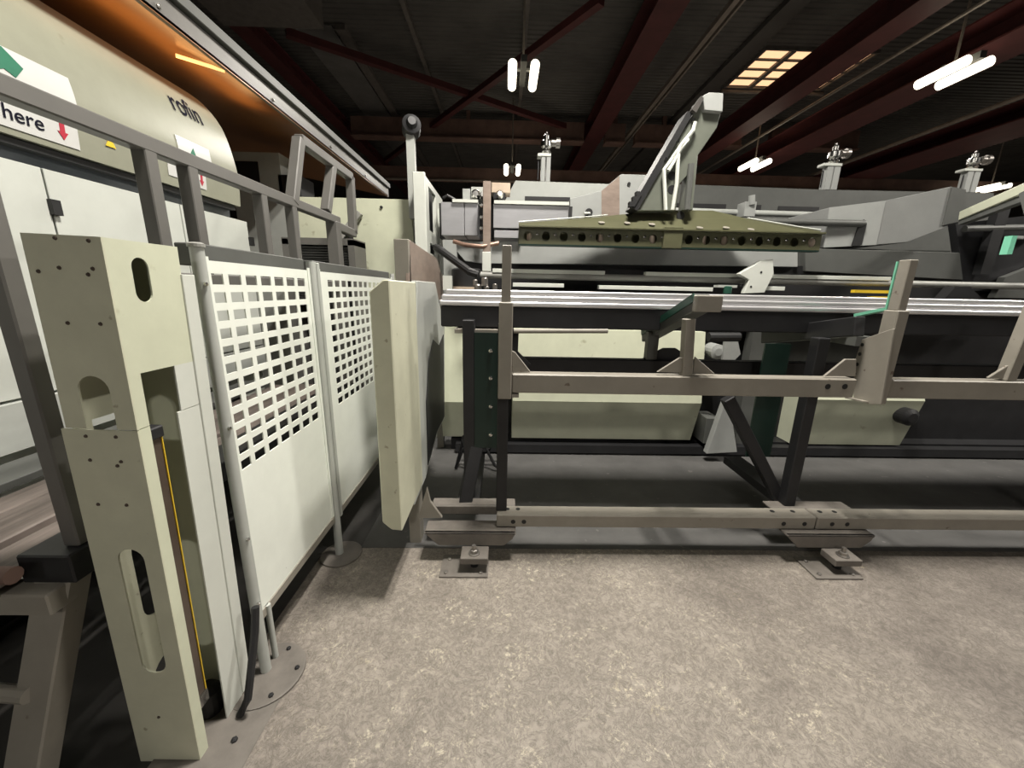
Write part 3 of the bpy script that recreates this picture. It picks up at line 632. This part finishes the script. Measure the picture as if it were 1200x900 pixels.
# stop B: heavy post with side plate
xB0, xB1 = at(1053, 365, Y=1.66).x, at(1067, 365, Y=1.66).x
zB0, zB1 = at(1038, 474, Y=1.66).z, at(1060, 364, Y=1.66).z
part(k, 'post_sleeve', MB().box(xB0, xB1, 1.66, 1.73, zB0, zB1), 'warm_grey', .004)
zBt = at(1066, 304, Y=1.67).z
us = part(k, 'upright_stop', MB().box(xB0+.006, xB1-.008, 1.67, 1.72, zB1, zBt), 'warm_grey', .003)
part(us, 'wear_strip', MB().box(xB0+.003, xB0+.010, 1.72, 1.728, zB1, zBt-.005), 'green_light')
sidep = [at(*p, X=xB0) for p in ((1040, 388), (1012, 398), (1003, 425), (1002, 466), (1022, 474), (1034, 474), (1050, 385))]
sp = part(k, 'side_plate', MB().poly(sidep, (-.010, 0, 0)), 'warm_grey', .002)
for px, py in ((1013, 404), (1010, 415), (1007, 427), (1004, 438)):
    q = at(px, py, X=xB0); part(sp, 'bolt_hole', MB().lathe((xB0-.0102, q.y, q.z), [(.009, 0), (.009, -.001)], 8, (1, 0, 0)), 'black_rubber')
part(sp, 'foot_lip', MB().bar(at(996, 466, X=xB0-.01), at(1018, 471, X=xB0-.01), .05, .006), 'warm_grey')
part(k, 'gusset', ppoly([(966, 441), (991, 421), (1004, 421), (1003, 441)], YF+.02, .012), 'warm_grey', .002)
b0 = V((xB0-.06, 1.70, 1.30)); b1 = V((xB0-.06, 2.30, 1.12))
ar = part(k, 'inclined_arm', MB().bar(V((xB0-.06, 1.76, 1.22)), V((xB0-.06, 2.40, 1.10)), .05, .09), 'dark_steel', .004)
part(ar, 'wear_strip', MB().bar(at(1046, 361, Y=1.745), at(1004, 369.5, Y=1.93), .03, .014), 'green_light')
# stop D at the right
xD = at(1196, 420, Y=YF).x
part(k, 'upright_stop', MB().bar((xD, YF+.03, zf0), (xD+.03, YF+.03, 1.34), .05, .05, (0, 1, 0)), 'warm_grey', .003)
part(k, 'gusset', ppoly([(1158, 443), (1187, 425), (1192, 425), (1190, 444)], YF+.02, .012), 'warm_grey', .002)
# braces under the rack
xl = at(940, 500, Y=1.9).x
part(k, 'leg', MB().box(xl-.03, xl+.03, 1.87, 1.93, .225, 1.15), 'dark_steel', .004)
part(k, 'leg_brace', MB().bar(at(852, 466, Y=1.95), at(912, 583, Y=1.95), .06, .05, (0, 1, 0)), 'dark_steel', .004)
part(k, 'leg', MB().box(xl+1.80, xl+1.86, 1.87, 1.93, 0, 1.15), 'dark_steel', .004)
part(k, 'bolted_plate', MB().box(xl-.19, xl-.05, 2.02, 2.03, .45, 1.1), 'green_dark')
part(k, 'tie_rod', MB().tube([at(602, 388, Y=2.0), at(712, 388, Y=2.0)], .012, 10), 'warm_grey')
part(k, 'tie_sleeve', MB().tube([at(830, 395, Y=2.0), at(866, 395, Y=2.0)], .024, 12), 'black_rubber')

# ---------------------------------------------------------------- steel tubes on the rack
zl = [at(700, py, Y=2.03+.012*n).z for n, py in enumerate((361.5, 355.2, 348.4, 342.0))]
xb0 = at(517, 370, Y=2.05).x
part(k, 'bearing_beam', MB().box(xb0, 5.2, 2.035, 2.40, at(700, 386, Y=2.035).z, zl[0]-.001), 'dark_steel', .006, label='long dark steel beam carrying the tube stack')
LAY = ('bottom', 'middle', 'top')
for n in range(3):
    for j in range(3):
        y0 = 2.03+.014*n+j*.118; x0 = at((515, 518, 523)[n]+random.uniform(-1, 2), 350, Y=y0).x; hgt = zl[n+1]-zl[n]
        o = thing('steel_tube', 'long bright flat steel tube, %s of the %s layer on the rack' % (('front edge', 'centre', 'rear edge')[j], LAY[n]), 'steel tube', (2, y0+.055, zl[n]), 'flat steel tubes stacked on the rack')
        part(o, 'shell', MB().box(x0, 5.2, y0, y0+.115, zl[n]+.0005, zl[n+1]-.0005), 'tube_steel', .008, seg=3)
        part(o, 'open_end', MB().box(x0-.002, x0+.001, y0+.01, y0+.105, zl[n]+.007, zl[n+1]-.007), 'black_rubber')

# ---------------------------------------------------------------- chamfered guard and brown board
gp = thing('chamfered_guard', 'tall cream chamfered sheet-metal guard at the rack end', 'machine guard', (-.45, 1.9, 0))
pts = [(-.422, 1.378), (-.445, 1.378), (-.497, 1.335), (-.506, .385), (-.47, .350), (-.424, .345)]
part(gp, 'front_shell', MB().poly([(x, 1.45, z) for x, z in pts], (0, .42, 0)), 'cream_worn', .004)
rp = [at(*p, X=-.424) for p in ((489, 329), (510, 331), (521, 383), (521, 490), (512, 508), (499, 560), (486, 592))]
part(gp, 'side_sheet', MB().poly(rp, (-.03, 0, 0)), 'pale_grey', .003)
rp = [at(*p, X=-.419) for p in ((503, 420), (508, 398), (515, 405), (520, 392), (521, 488), (512, 506), (502, 545), (500, 470))]
part(gp, 'dark_patch', MB().poly(rp, (-.004, 0, 0)), 'dark_steel')  # dark ragged outline on the side sheet
part(gp, 'mounting_bracket', ppoly([(500, 572), (504, 588), (518, 607), (490, 607)], 1.80, .02), 'warm_grey')
part(gp, 'support_post', MB().box(-.50, -.44, 1.84, 1.92, 0, .6), 'warm_grey', .003)
gb = thing('stainless_board', 'brownish metal board standing behind the cream chamfered guard', 'machine guard', (-.5, 2.4, 0))
bp_ = [at(*p, X=-.5) for p in ((480, 281), (512, 303), (519, 325), (519, 352), (480, 345))]
part(gb, 'board', MB().poly(bp_, (-.02, 0, 0)), 'brown_board', .002)  # brown reflection on the stainless sheet put into its colour
q0 = at(480, 281, X=-.5)
part(gb, 'end_post', MB().box(-.575, -.50, q0.y-.03, q0.y, 0, q0.z), 'warm_grey', .003)
part(gb, 'end_post', MB().box(-.575, -.52, 3.15, 3.2, 0, 1.35), 'warm_grey')
single('white_block', 'small white block at the rack end above the tubes', 'machine part', pbox(519, 323, 529, 340, 2.62, .05), 'white_paint')

# ================================================================ LASER TUBE-CUTTING MACHINE (behind the rack)
m_ = thing('cutting_machine', 'long grey tube-cutting machine bed with cream trough panels behind the rack', 'machine', (1.5, 3.4, 0))
part(m_, 'frame', MB().box(-.45, 6.5, 3.25, 3.42, .1, 1.32), 'dark_steel')
part(m_, 'plinth', MB().box(-.45, 6.5, 3.12, 3.42, 0, .10), 'dark_steel')
def trough(x0, x1, y0, y1, Y=3.0, crease=470):
    xm = (x0+x1)/2; X0, X1 = at(x0, 450, Y=Y).x, at(x1, 450, Y=Y).x
    zt, zc, zb = at(xm, y0, Y=Y).z, at(xm, crease, Y=Y).z, at(xm, y1, Y=Y).z
    o = part(m_, 'trough_panel', MB().poly([(X0, Y+.06, zt), (X0, Y-.03, zc), (X0, Y+.07, zb), (X0, Y+.25, zb), (X0, Y+.25, zt)], (X1-X0, 0, 0)), 'cream')
    return o
trough(601, 823, 388, 518); trough(516, 553, 385, 515); trough(949, 1085, 440, 525, crease=468); 
o = part(m_, 'drive_hub', MB().lathe(at(1063, 488, Y=2.95), [(.07, .05), (.07, -.03), (.04, -.05)], 20, (0, 1, 0)), 'black_rubber')
part(m_, 'lower_beam', MB().box(-.4, 6.4, 3.02, 3.1, .02, .09), 'dark_steel')
part(m_, 'a_bracket', ppoly([(850, 470), (855, 470), (864, 530), (828, 532)], 2.9, .06), 'machine_grey', .004)
part(m_, 'inner_column', MB().box(at(868, 480, Y=3.1).x, at(895, 480, Y=3.1).x, 3.1, 3.2, 0, 1.2), 'machine_dark')
part(m_, 'gearbox', pbox(826, 490, 842, 520, 3.0, .2), 'machine_dark', .004)
part(m_, 'bearing', MB().lathe(at(840, 412, Y=3.0), [(.06, .1), (.06, -.02), (.03, -.03)], 16, (0, 1, 0)), 'machine_grey')
part(m_, 'white_bracket', ppoly([(850, 400), (864, 396), (868, 415), (855, 428), (846, 430)], 2.95, .03), 'machine_grey')
part(m_, 'pipe_elbow', MB().tube([at(815, 450, Y=3.0)+V((0, .1, 0)), at(870, 452, Y=2.9)], .03, 10), 'dark_steel')
# grey long beam with dark under-strip
part(m_, 'long_beam', MB().poly([at(x, y, Y=3.36) for x, y in ((523, 281), (560, 283), (935, 288), (935, 313), (700, 310), (566, 309), (545, 306))], (0, .06, 0)), 'machine_grey', .004)
part(m_, 'long_beam', MB().poly([at(x, y, Y=3.36) for x, y in ((944, 291), (1157, 297), (1160, 330), (944, 318))], (0, .06, 0)), 'machine_dark', .004)
part(m_, 'beam_pedestal', MB().box(-.35, 6.4, 3.39, 3.43, 1.3, 1.60), 'black_rubber')
part(m_, 'left_pedestal', MB().box(at(520, 320, Y=3.3).x, at(535, 320, Y=3.3).x, 3.3, 3.42, .1, at(527, 281, Y=3.3).z), 'machine_grey')
# roller bars above the tubes
yb_ = 3.15
def xz(px, py, Y=yb_): return at(px, py, Y=Y)
zr = xz(800, 327).z
part(m_, 'guide_tube', MB().tube([(xz(561, 327).x, yb_+.03, zr), (4.6, yb_+.03, zr)], .026, 12), 'grey_paint', smooth=True)
for a, b in ((577, 709), (757, 870), (905, 1046)):
    part(m_, 'guide_strip', MB().box(xz(a, 320).x, xz(b, 320).x, yb_, yb_+.06, zr+.02, zr+.05), 'white_paint', .002)
for a, b, y in ((601, 661, 334), (702, 836, 337), (880, 920, 338)):
    q = xz(a, y, 3.06); part(m_, 'guide_strip', MB().box(q.x, xz(b, y, 3.06).x, 3.06, 3.12, q.z-.012, q.z+.018), 'white_paint', .002)
part(m_, 'yellow_strip', pbox(1002, 340, 1048, 343.5, 3.1, .04), 'yellow'); part(m_, 'yellow_strip', pbox(1021, 347.5, 1048, 351, 3.1, .04), 'yellow')
zc_ = at(700, 344, Y=3.1).z
ch = MB()
for i in range(130):
    x = -.15+i*.034; r_ = random.random()
    ch.box(x, x+.012+.014*r_, 3.09, 3.13, zc_-.025, zc_-.012+.016*random.random())
o = part(m_, 'drag_chain', ch, 'bolt_steel'); o['kind'] = 'stuff'
part(m_, 'chain_tray', MB().box(-.2, 4.0, 3.06, 3.36, zc_-.06, zc_-.03), 'dark_steel')
part(m_, 'chain_tray_strut', MB().box(.2, .28, 3.2, 3.3, .9, zc_-.06).box(2.2, 2.28, 3.2, 3.3, .9, zc_-.06), 'dark_steel')
br = part(m_, 'support_bracket', ppoly([(893, 305), (906, 304), (907, 321), (896, 343), (872, 344), (878, 328), (866, 321)], 3.03, .05), 'white_paint', .003)
for px, py in ((892, 319), (868, 335), (880, 336)):
    q = at(px, py, Y=3.03); part(br, 'bolt', MB().lathe(q, [(.008, 0), (.008, -.003)], 8, (0, 1, 0)), 'black_rubber')
part(m_, 'bracket_gusset', ppoly([(871, 322), (893, 306), (893, 322)], 3.06, .012), 'white_paint')
part(m_, 'green_fitting', MB().lathe(at(852, 344, Y=3.02), [(.03, 0), (.03, .05), (.02, .055)], 14), 'green_paint')
part(m_, 'fitting_clamp', pbox(841, 334, 864, 337, 3.02, .06), 'pale_grey')
# dark drum and small fittings at the left
part(m_, 'drum', MB().lathe(at(547, 342, Y=3.2), [(.12, 0), (.12, .17), (.10, .18)], 20), 'black_rubber', smooth=True)
part(m_, 'drum_plate', pbox(531, 336, 556, 341, 3.05, .2), 'roller_tan')
part(m_, 'inclined_hose', MB().tube([at(511, 290, Y=3.1), at(516, 293, Y=3.05), at(550, 318, Y=2.9), at(560, 322, Y=2.9)], .028, 10), 'black_rubber')
for px, py, s in ((560, 338, .05), (570, 339, .04), (580, 336, .035), (557, 331, .035), (568, 330, .05)):
    q = at(px, py, Y=2.8); part(m_, 'valve', MB().lathe(q, [(s*.5, -s*.6), (s*.5, s*.4), (s*.3, s*.6)], 10), 'bolt_steel')
part(m_, 'cable_bundle', MB().tube([at(532, 283, Y=3.2), at(545, 287, Y=3.15), at(565, 289, Y=3.15), at(584, 285, Y=3.2)], .017, 10), 'copper_cable', smooth=True)
part(m_, 'carriage_foot', pbox(565, 295, 575, 318, 2.95, .1), 'white_paint', .003)

# gantry beam with aluminium faces
ga = thing('gantry_beam', 'brushed aluminium gantry beam with clamp carriage above the bed', 'gantry', (0, 3.4, 1.6))
for x0, y0, x1, y1 in ((517, 237, 544, 276), (544.5, 237, 560, 276), (578, 240, 666, 268), (579, 270, 612, 279)):
    part(ga, 'face_plate', pbox(x0, y0, x1, y1, 3.3, .25), 'aluminium', .003)
part(ga, 'top_strip', pbox(530, 233.5, 560, 237, 3.28, .2), 'white_paint'); part(ga, 'top_strip', pbox(579, 235.5, 667, 239.5, 3.28, .2), 'white_paint')
part(ga, 'back_spine', pbox(515, 240, 670, 281, 3.56, .12), 'black_rubber')
part(ga, 'clamp_bar', MB().box(at(569, 250, Y=3.15).x-.02, at(575, 250, Y=3.15).x, 3.15, 3.2, at(570, 300, Y=3.15).z, at(570, 212, Y=3.15).z), 'brown_board', .003)
part(ga, 'clamp_rail', pbox(562, 238, 567, 274, 3.22, .08), 'dark_steel')
for py in (241, 255, 268): part(ga, 'clamp_bolt', MB().lathe(at(565, py, Y=3.22), [(.018, 0), (.018, -.02), (.008, -.03)], 10, (0, 1, 0)), 'chrome')
for x0, y0, x1, y1, mm in ((542, 221, 551, 234, 'machine_grey'), (552, 219, 569, 233, 'pale_grey'), (576, 214, 598, 226, 'roller_tan'), (578, 226, 592, 234, 'dark_steel')):
    part(ga, 'motor_box', pbox(x0, y0, x1, y1, 3.4, .15), mm, .004)
for px, py, r in ((558, 229, .035), (566, 230, .025), (586, 229, .03), (573, 233, .02)):
    part(ga, 'motor_cap', MB().lathe(at(px, py, Y=3.38), [(r, 0), (r, -.05), (r*.6, -.07)], 14, (0, 1, 0)), 'chrome', smooth=True)
part(ga, 'carriage_hose', MB().tube([at(519, 232, Y=3.3), at(524, 229, Y=3.3), at(533, 234, Y=3.3)], .01, 8), 'black_rubber')

# rear cabinets
def px_cabinet(label, outline, Y, D, m, slots=(), group=None, base=0):
    pts_ = [at(x, y, Y=Y) for x, y in outline]; xs_ = [p.x for p in pts_]; zlow = min(p.z for p in pts_)
    o = thing('machine_cabinet', label, 'machine cabinet', ((min(xs_)+max(xs_))/2, Y+D/2, base), group)
    part(o, 'housing', MB().poly(pts_, (0, D, 0)), m, .004)
    part(o, 'stand', MB().box(min(xs_)+.02, max(xs_)-.02, Y+.03, Y+D-.02, base, zlow), 'machine_dark')
    for s in slots: part(o, 'slot', pbox(*s, Y-.006, .02), 'black_rubber')
    return o
px_cabinet('pale grey rear cabinet with sloped end and black slot', [(586, 246), (604, 211.5), (725, 216), (725, 252), (586, 252)], 4.45, .6, 'pale_grey', [(615, 230.5, 668, 236)])
px_cabinet('long dark grey rear cabinet with black slots beyond the swing arm', [(728, 213), (960, 222), (1165, 226), (1165, 262), (728, 256)], 4.6, .6, 'machine_dark', [(785, 238.5, 851, 245), (880, 240, 892, 246), (912, 242, 960, 247)])
bxo = px_cabinet('grey angled machine box left of the swing arm', [(668, 233), (705, 223), (728, 204), (762, 205), (762, 262), (668, 262)], 3.75, .5, 'machine_grey')
part(bxo, 'tinted_facet', ppoly([(705, 223.5), (726, 206), (726, 257), (705, 258)], 3.745, .01), 'brown_board'); part(bxo, 'port', MB().lathe(at(690, 249, Y=3.74), [(.035, .0), (.035, -.004)], 14, (0, 1, 0)), 'black_rubber')
part(bxo, 'spigot', MB().tube([at(684, 250, Y=3.7), at(692, 250, Y=3.75)], .012, 8), 'white_paint'); part(bxo, 'screw', MB().lathe(at(737, 215.5, Y=3.745), [(.015, 0), (.015, -.006)], 8, (0, 1, 0)), 'dark_steel')
hd = px_cabinet('angled grey machine hood with slotted light facet right of spreader', [(966, 290), (973, 243), (1038, 235), (1115, 218.5), (1131, 222), (1131, 258), (1063, 284), (1027, 287)], 3.45, .5, 'hood_grey')
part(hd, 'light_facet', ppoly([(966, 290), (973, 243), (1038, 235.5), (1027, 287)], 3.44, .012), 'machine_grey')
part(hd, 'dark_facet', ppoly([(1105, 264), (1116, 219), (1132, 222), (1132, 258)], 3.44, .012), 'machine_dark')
part(hd, 'slot', ppoly([(998, 288), (1008, 260), (1013, 257), (1016, 262), (1010, 287)], 3.432, .01), 'black_rubber')
part(hd, 'push_rod', MB().tube([at(838, 258.5, Y=3.35), at(1012, 262, Y=3.42)], .028, 12), 'machine_dark', smooth=True)
part(hd, 'rear_rod', MB().tube([at(760, 246, Y=4.3), at(960, 252, Y=4.3)], .03, 10), 'pale_grey', smooth=True)
cl = part(hd, 'rod_clamp', pbox(873, 236, 886, 254, 4.15, .15), 'machine_grey', .004); part(cl, 'clamp_pin', MB().tube([at(881, 240, Y=4.15), at(881, 229, Y=4.15)], .03, 10), 'machine_grey')
# dark machinery on the far right
dk = m_; part(dk, 'carcass', ppoly([(1120, 262), (1230, 250), (1260, 345), (1130, 340)], 3.36, .06), 'dark_steel', label='dark machine carcass beneath the slanted cream bar')
part(dk, 'cross_rod', MB().tube([at(1130, 268, Y=3.3), at(1230, 266, Y=3.3)], .025, 10), 'machine_dark'); part(dk, 'column', pbox(1160, 244, 1173, 322, 3.28, .06), 'black_rubber')
part(dk, 'side_panel', ppoly([(1178, 325), (1230, 305), (1230, 350), (1165, 349)], 3.3, .05), 'machine_dark'); part(dk, 'skid', ppoly([(1105, 352), (1120, 336), (1137, 336), (1153, 352)], 3.0, .08), 'dark_steel')
bar_ = thing('slanted_bar', 'cream slanted bar with small green hook beside the machine hood', 'machine part', (2.6, 3, 1.8))
part(bar_, 'bar', MB().bar(at(1128, 253, Y=3.28), at(1240, 205, Y=2.6), .05, .07), 'cream', .004); part(bar_, 'underside', MB().bar(at(1128, 259, Y=3.28), at(1240, 217, Y=2.6), .05, .06), 'machine_dark')
gk = bar_; qh = at(1215, 277, Y=2.52)
part(gk, 'hanger', MB().bar((qh.x, 2.53, qh.z), (qh.x, 2.66, at(1215, 226, Y=2.66).z), .025, .025, (1, 0, 0)), 'machine_dark')
part(gk, 'hook', MB().box(at(1184, 285, Y=2.5).x, at(1190, 285, Y=2.5).x, 2.5, 2.54, at(1186, 298, Y=2.5).z, at(1186, 276, Y=2.5).z), 'green_light'); part(gk, 'hook_arm', MB().box(at(1190, 285, Y=2.5).x, at(1240, 285, Y=2.5).x, 2.5, 2.54, at(1190, 279, Y=2.5).z, at(1190, 276, Y=2.5).z), 'machine_grey')

# pneumatic masts on the rear cabinets
def mast(px, ytop, ybot, Y, lab, wide=1.0):
    b = at(px, ybot, Y=Y); z1 = at(px, ytop, Y=Y).z; h = z1-b.z
    o = thing('cylinder_mast', lab, 'machine part', tuple(b), 'chrome cylinder masts on the rear cabinets')
    part(o, 'post', MB().box(b.x-.05*wide, b.x-.005, Y, Y+.08, b.z, b.z+h*.55).box(b.x+.005, b.x+.05*wide, Y, Y+.08, b.z, b.z+h*.55), 'machine_grey', .004)
    part(o, 'collar', MB().box(b.x-.09*wide, b.x+.05*wide, Y-.01, Y+.09, b.z+h*.50, b.z+h*.56), 'white_paint', .003)
    part(o, 'valve_head', MB().lathe((b.x, Y+.04, b.z+h*.55), [(.04, 0), (.055, .03), (.04, h*.12), (.06, h*.16), (.06, h*.26), (.03, h*.30), (.03, h*.38), (.012, h*.42), (.012, h*.45)], 14), 'chrome', smooth=True)
    part(o, 'side_valve', MB().lathe((b.x+.05, Y+.02, b.z+h*.78), [(.035, 0), (.035, .05), (.05, .05), (.05, .09)], 12, (1, 0, 0)), 'bolt_steel', smooth=True)
    part(o, 'tube', MB().tube([(b.x-.08*wide, Y, b.z+.02), (b.x-.08*wide, Y, b.z+h*.4)], .008, 6), 'dark_steel')
mast(639, 153, 213, 4.5, 'chrome cylinder mast standing on pale cabinet with sloped end')
mast(973, 166, 222.4, 4.7, 'chrome cylinder mast behind the slotted grey machine hood', 1.5)
mast(1136, 175, 225.5, 4.7, 'chrome cylinder mast farthest from the swing arm', 1.5)

# swing arm with olive spreader
sa = thing('swing_arm', 'grey swing arm carrying a long olive spreader beam with holes', 'lifting arm', (1.2, 2.9, 1.7))
YS = 3.12
part(sa, 'arm', ppoly([(745, 247), (825, 113), (846, 128), (840, 150), (818, 182), (812, 246), (801, 246), (806, 205), (797, 215), (792, 247)], YS, .10), 'arm_grey', .004)
part(sa, 'arm_edge', ppoly([(740, 243), (806, 130), (812, 133), (747, 247)], YS-.02, .16), 'black_rubber')
part(sa, 'end_block', ppoly([(824, 112), (831, 108), (848, 109), (847, 131), (826, 129)], YS-.04, .18), 'machine_grey', .004)
part(sa, 'gear_rack', ppoly([(738, 236), (742, 236), (742, 230), (746, 230), (746, 224), (750, 224), (752, 228), (744, 242), (738, 242)], YS-.03, .05), 'black_rubber')
for pts_ in ([(780, 246), (778, 199), (800, 168), (812, 153), (815, 143)], [(788, 246), (793, 215), (795, 180), (806, 163)], [(783, 200), (793, 185), (797, 172)]):
    part(sa, 'hose', MB().tube([at(x, y, Y=YS-.04) for x, y in pts_], .014, 8), 'white_paint', smooth=True)
part(sa, 'hydraulic_rod', MB().tube([at(805, 246, Y=YS-.03), at(810, 192, Y=YS-.03)], .022, 10), 'machine_dark')
for px, py in ((812, 141), (794, 166), (780, 187)): part(sa, 'bolt', MB().lathe(at(px, py, Y=YS-.02), [(.012, 0), (.012, -.012)], 8, (0, 1, 0)), 'chrome')
for py in (206, 222): part(sa, 'access_hole', MB().lathe(at(787, py, Y=YS), [(.03, 0), (.03, -.003)], 14, (0, 1, 0)), 'dark_steel')
part(sa, 'top_bracket', ppoly([(811, 128), (822, 112), (825, 115), (816, 132)], YS-.05, .05), 'bolt_steel')
# spreader
YP = 3.0
xL, xR = at(608, 275, Y=YP).x, at(962, 283, Y=YP).x
zTop = lambda x: at(608, 267, Y=YP).z+(at(962, 273, Y=YP).z-at(608, 267, Y=YP).z)*(x-xL)/(xR-xL)
zlo, zhi = at(785, 289.5, Y=YP).z, at(785, 271, Y=YP).z
n_ = 17; cw = (xR-xL)/n_
mb = MB()
for i in range(n_):
    cx = xL+cw*(i+.5); hz = (zlo+zhi)/2; r = .030; K = 12
    th = [math.pi/4+2*math.pi*j/K for j in range(K)]
    ring = [(cx+r*math.cos(a_), hz+r*math.sin(a_)*1.15) for a_ in th]
    sq = []
    for a_ in th:
        c, s = math.cos(a_), math.sin(a_); f = 1/max(abs(c), abs(s)); sq.append((cx+cw/2*c*f, hz+(zhi-zlo)/2*s*f))
    for yy, flip in ((YP, False), (YP+.006, True)):
        vs = [(x, yy, z) for x, z in ring+sq]; mb.add(vs, [(j, (j+1) % K, K+(j+1) % K, K+j) for j in range(K)])
    mb.add([(x, yy, z) for yy in (YP, YP+.006) for x, z in ring], [(j, (j+1) % K, K+(j+1) % K, K+j) for j in range(K)])
part(sa, 'spreader_web', mb, 'olive')
part(sa, 'spreader_flange', MB().box(xL, xR, YP-.04, YP+.14, zhi, zhi+.012), 'olive', .002); part(sa, 'dark_backing', MB().box(xL, xR, YP+.115, YP+.12, zlo, zhi), 'olive'); part(sa, 'spreader_lip', MB().box(xL, xR, YP, YP+.05, zlo-.012, zlo), 'green_dark')  # backing plate added so the web holes look dark
# sloping triangular top plate
tp = [at(x, y, Y=YP+.01+max(0, 271-y)/25*.30) for x, y in ((608, 270), (608, 261), (692, 255), (735, 250.5), (772, 246), (835, 246.5), (875, 256), (962, 270.5), (962, 275))]
part(sa, 'top_plate', MB().poly(tp, (0, .015, -.02)), 'olive', .002)
part(sa, 'edge_trim', MB().tube([at(x, y-.6, Y=YP+.01+(271-y)/25*.30) for x, y in ((608, 260.5), (692, 254.5), (712, 252.5))], .005, 6), 'white_paint'); part(sa, 'edge_trim', MB().tube([at(x, y-.6, Y=YP+.01+(271-y)/25*.30) for x, y in ((876, 256), (940, 267), (962, 270))], .005, 6), 'white_paint')
part(sa, 'eyelet', MB().lathe(at(797, 253, Y=YP+.19), [(.030, 0), (.030, -.012), (.022, -.012)], 18, (0, 1, 0)), 'black_rubber')
for px, py in ((705, 261), (735, 261.5), (764, 263), (820, 267), (851, 267), (880, 269)):
    part(sa, 'oval_hole', MB().lathe(at(px, py, Y=YP+.005+(271-py)/25*.30), [(.024, 0), (.024, -.004)], 14, (0, .45, -.9)), 'warm_grey')
part(sa, 'centre_tab', pbox(778, 266, 800, 291, YP-.03, .03), 'olive', .003)
for px in (705, 735, 763, 822, 850, 878, 950, 622):
    q = at(px, 282+(px-785)*.018, Y=YP+.06); part(sa, 'roller', MB().tube([(q.x, q.y, zlo+.002), (q.x, q.y, zhi-.02)], .030, 12), 'roller_tan', smooth=True)
for i in range(n_+1):
    if i in (0, n_): continue
    x = xL+cw*i; part(sa, 'stud', MB().lathe((x, YP, (zlo+zhi)/2+.012), [(.010, 0), (.010, -.008), (.005, -.012)], 8, (0, 1, 0)), 'chrome')

# tangled cables beneath the left trough
for i, (lab, amp) in enumerate((('black cable drooping lowest beneath the short cream trough panel', .10), ('black cable looping in the middle of tangle beneath short cream trough', .06), ('black cable looping highest beneath the short cream trough panel', .03))):
    pts_ = [(-.36+.05*j, 2.72+.06*i+.02*math.sin(j*1.7+i), .02+max(0, .12+.05*i+amp*math.sin(j*1.9+i*2.1)) if 0 < j < 7 else .014) for j in range(8)]
    single('cable', lab, 'cable', MB().tube(pts_, .012, 8), 'black_rubber', 'tangled cables by the trough', smooth=True)
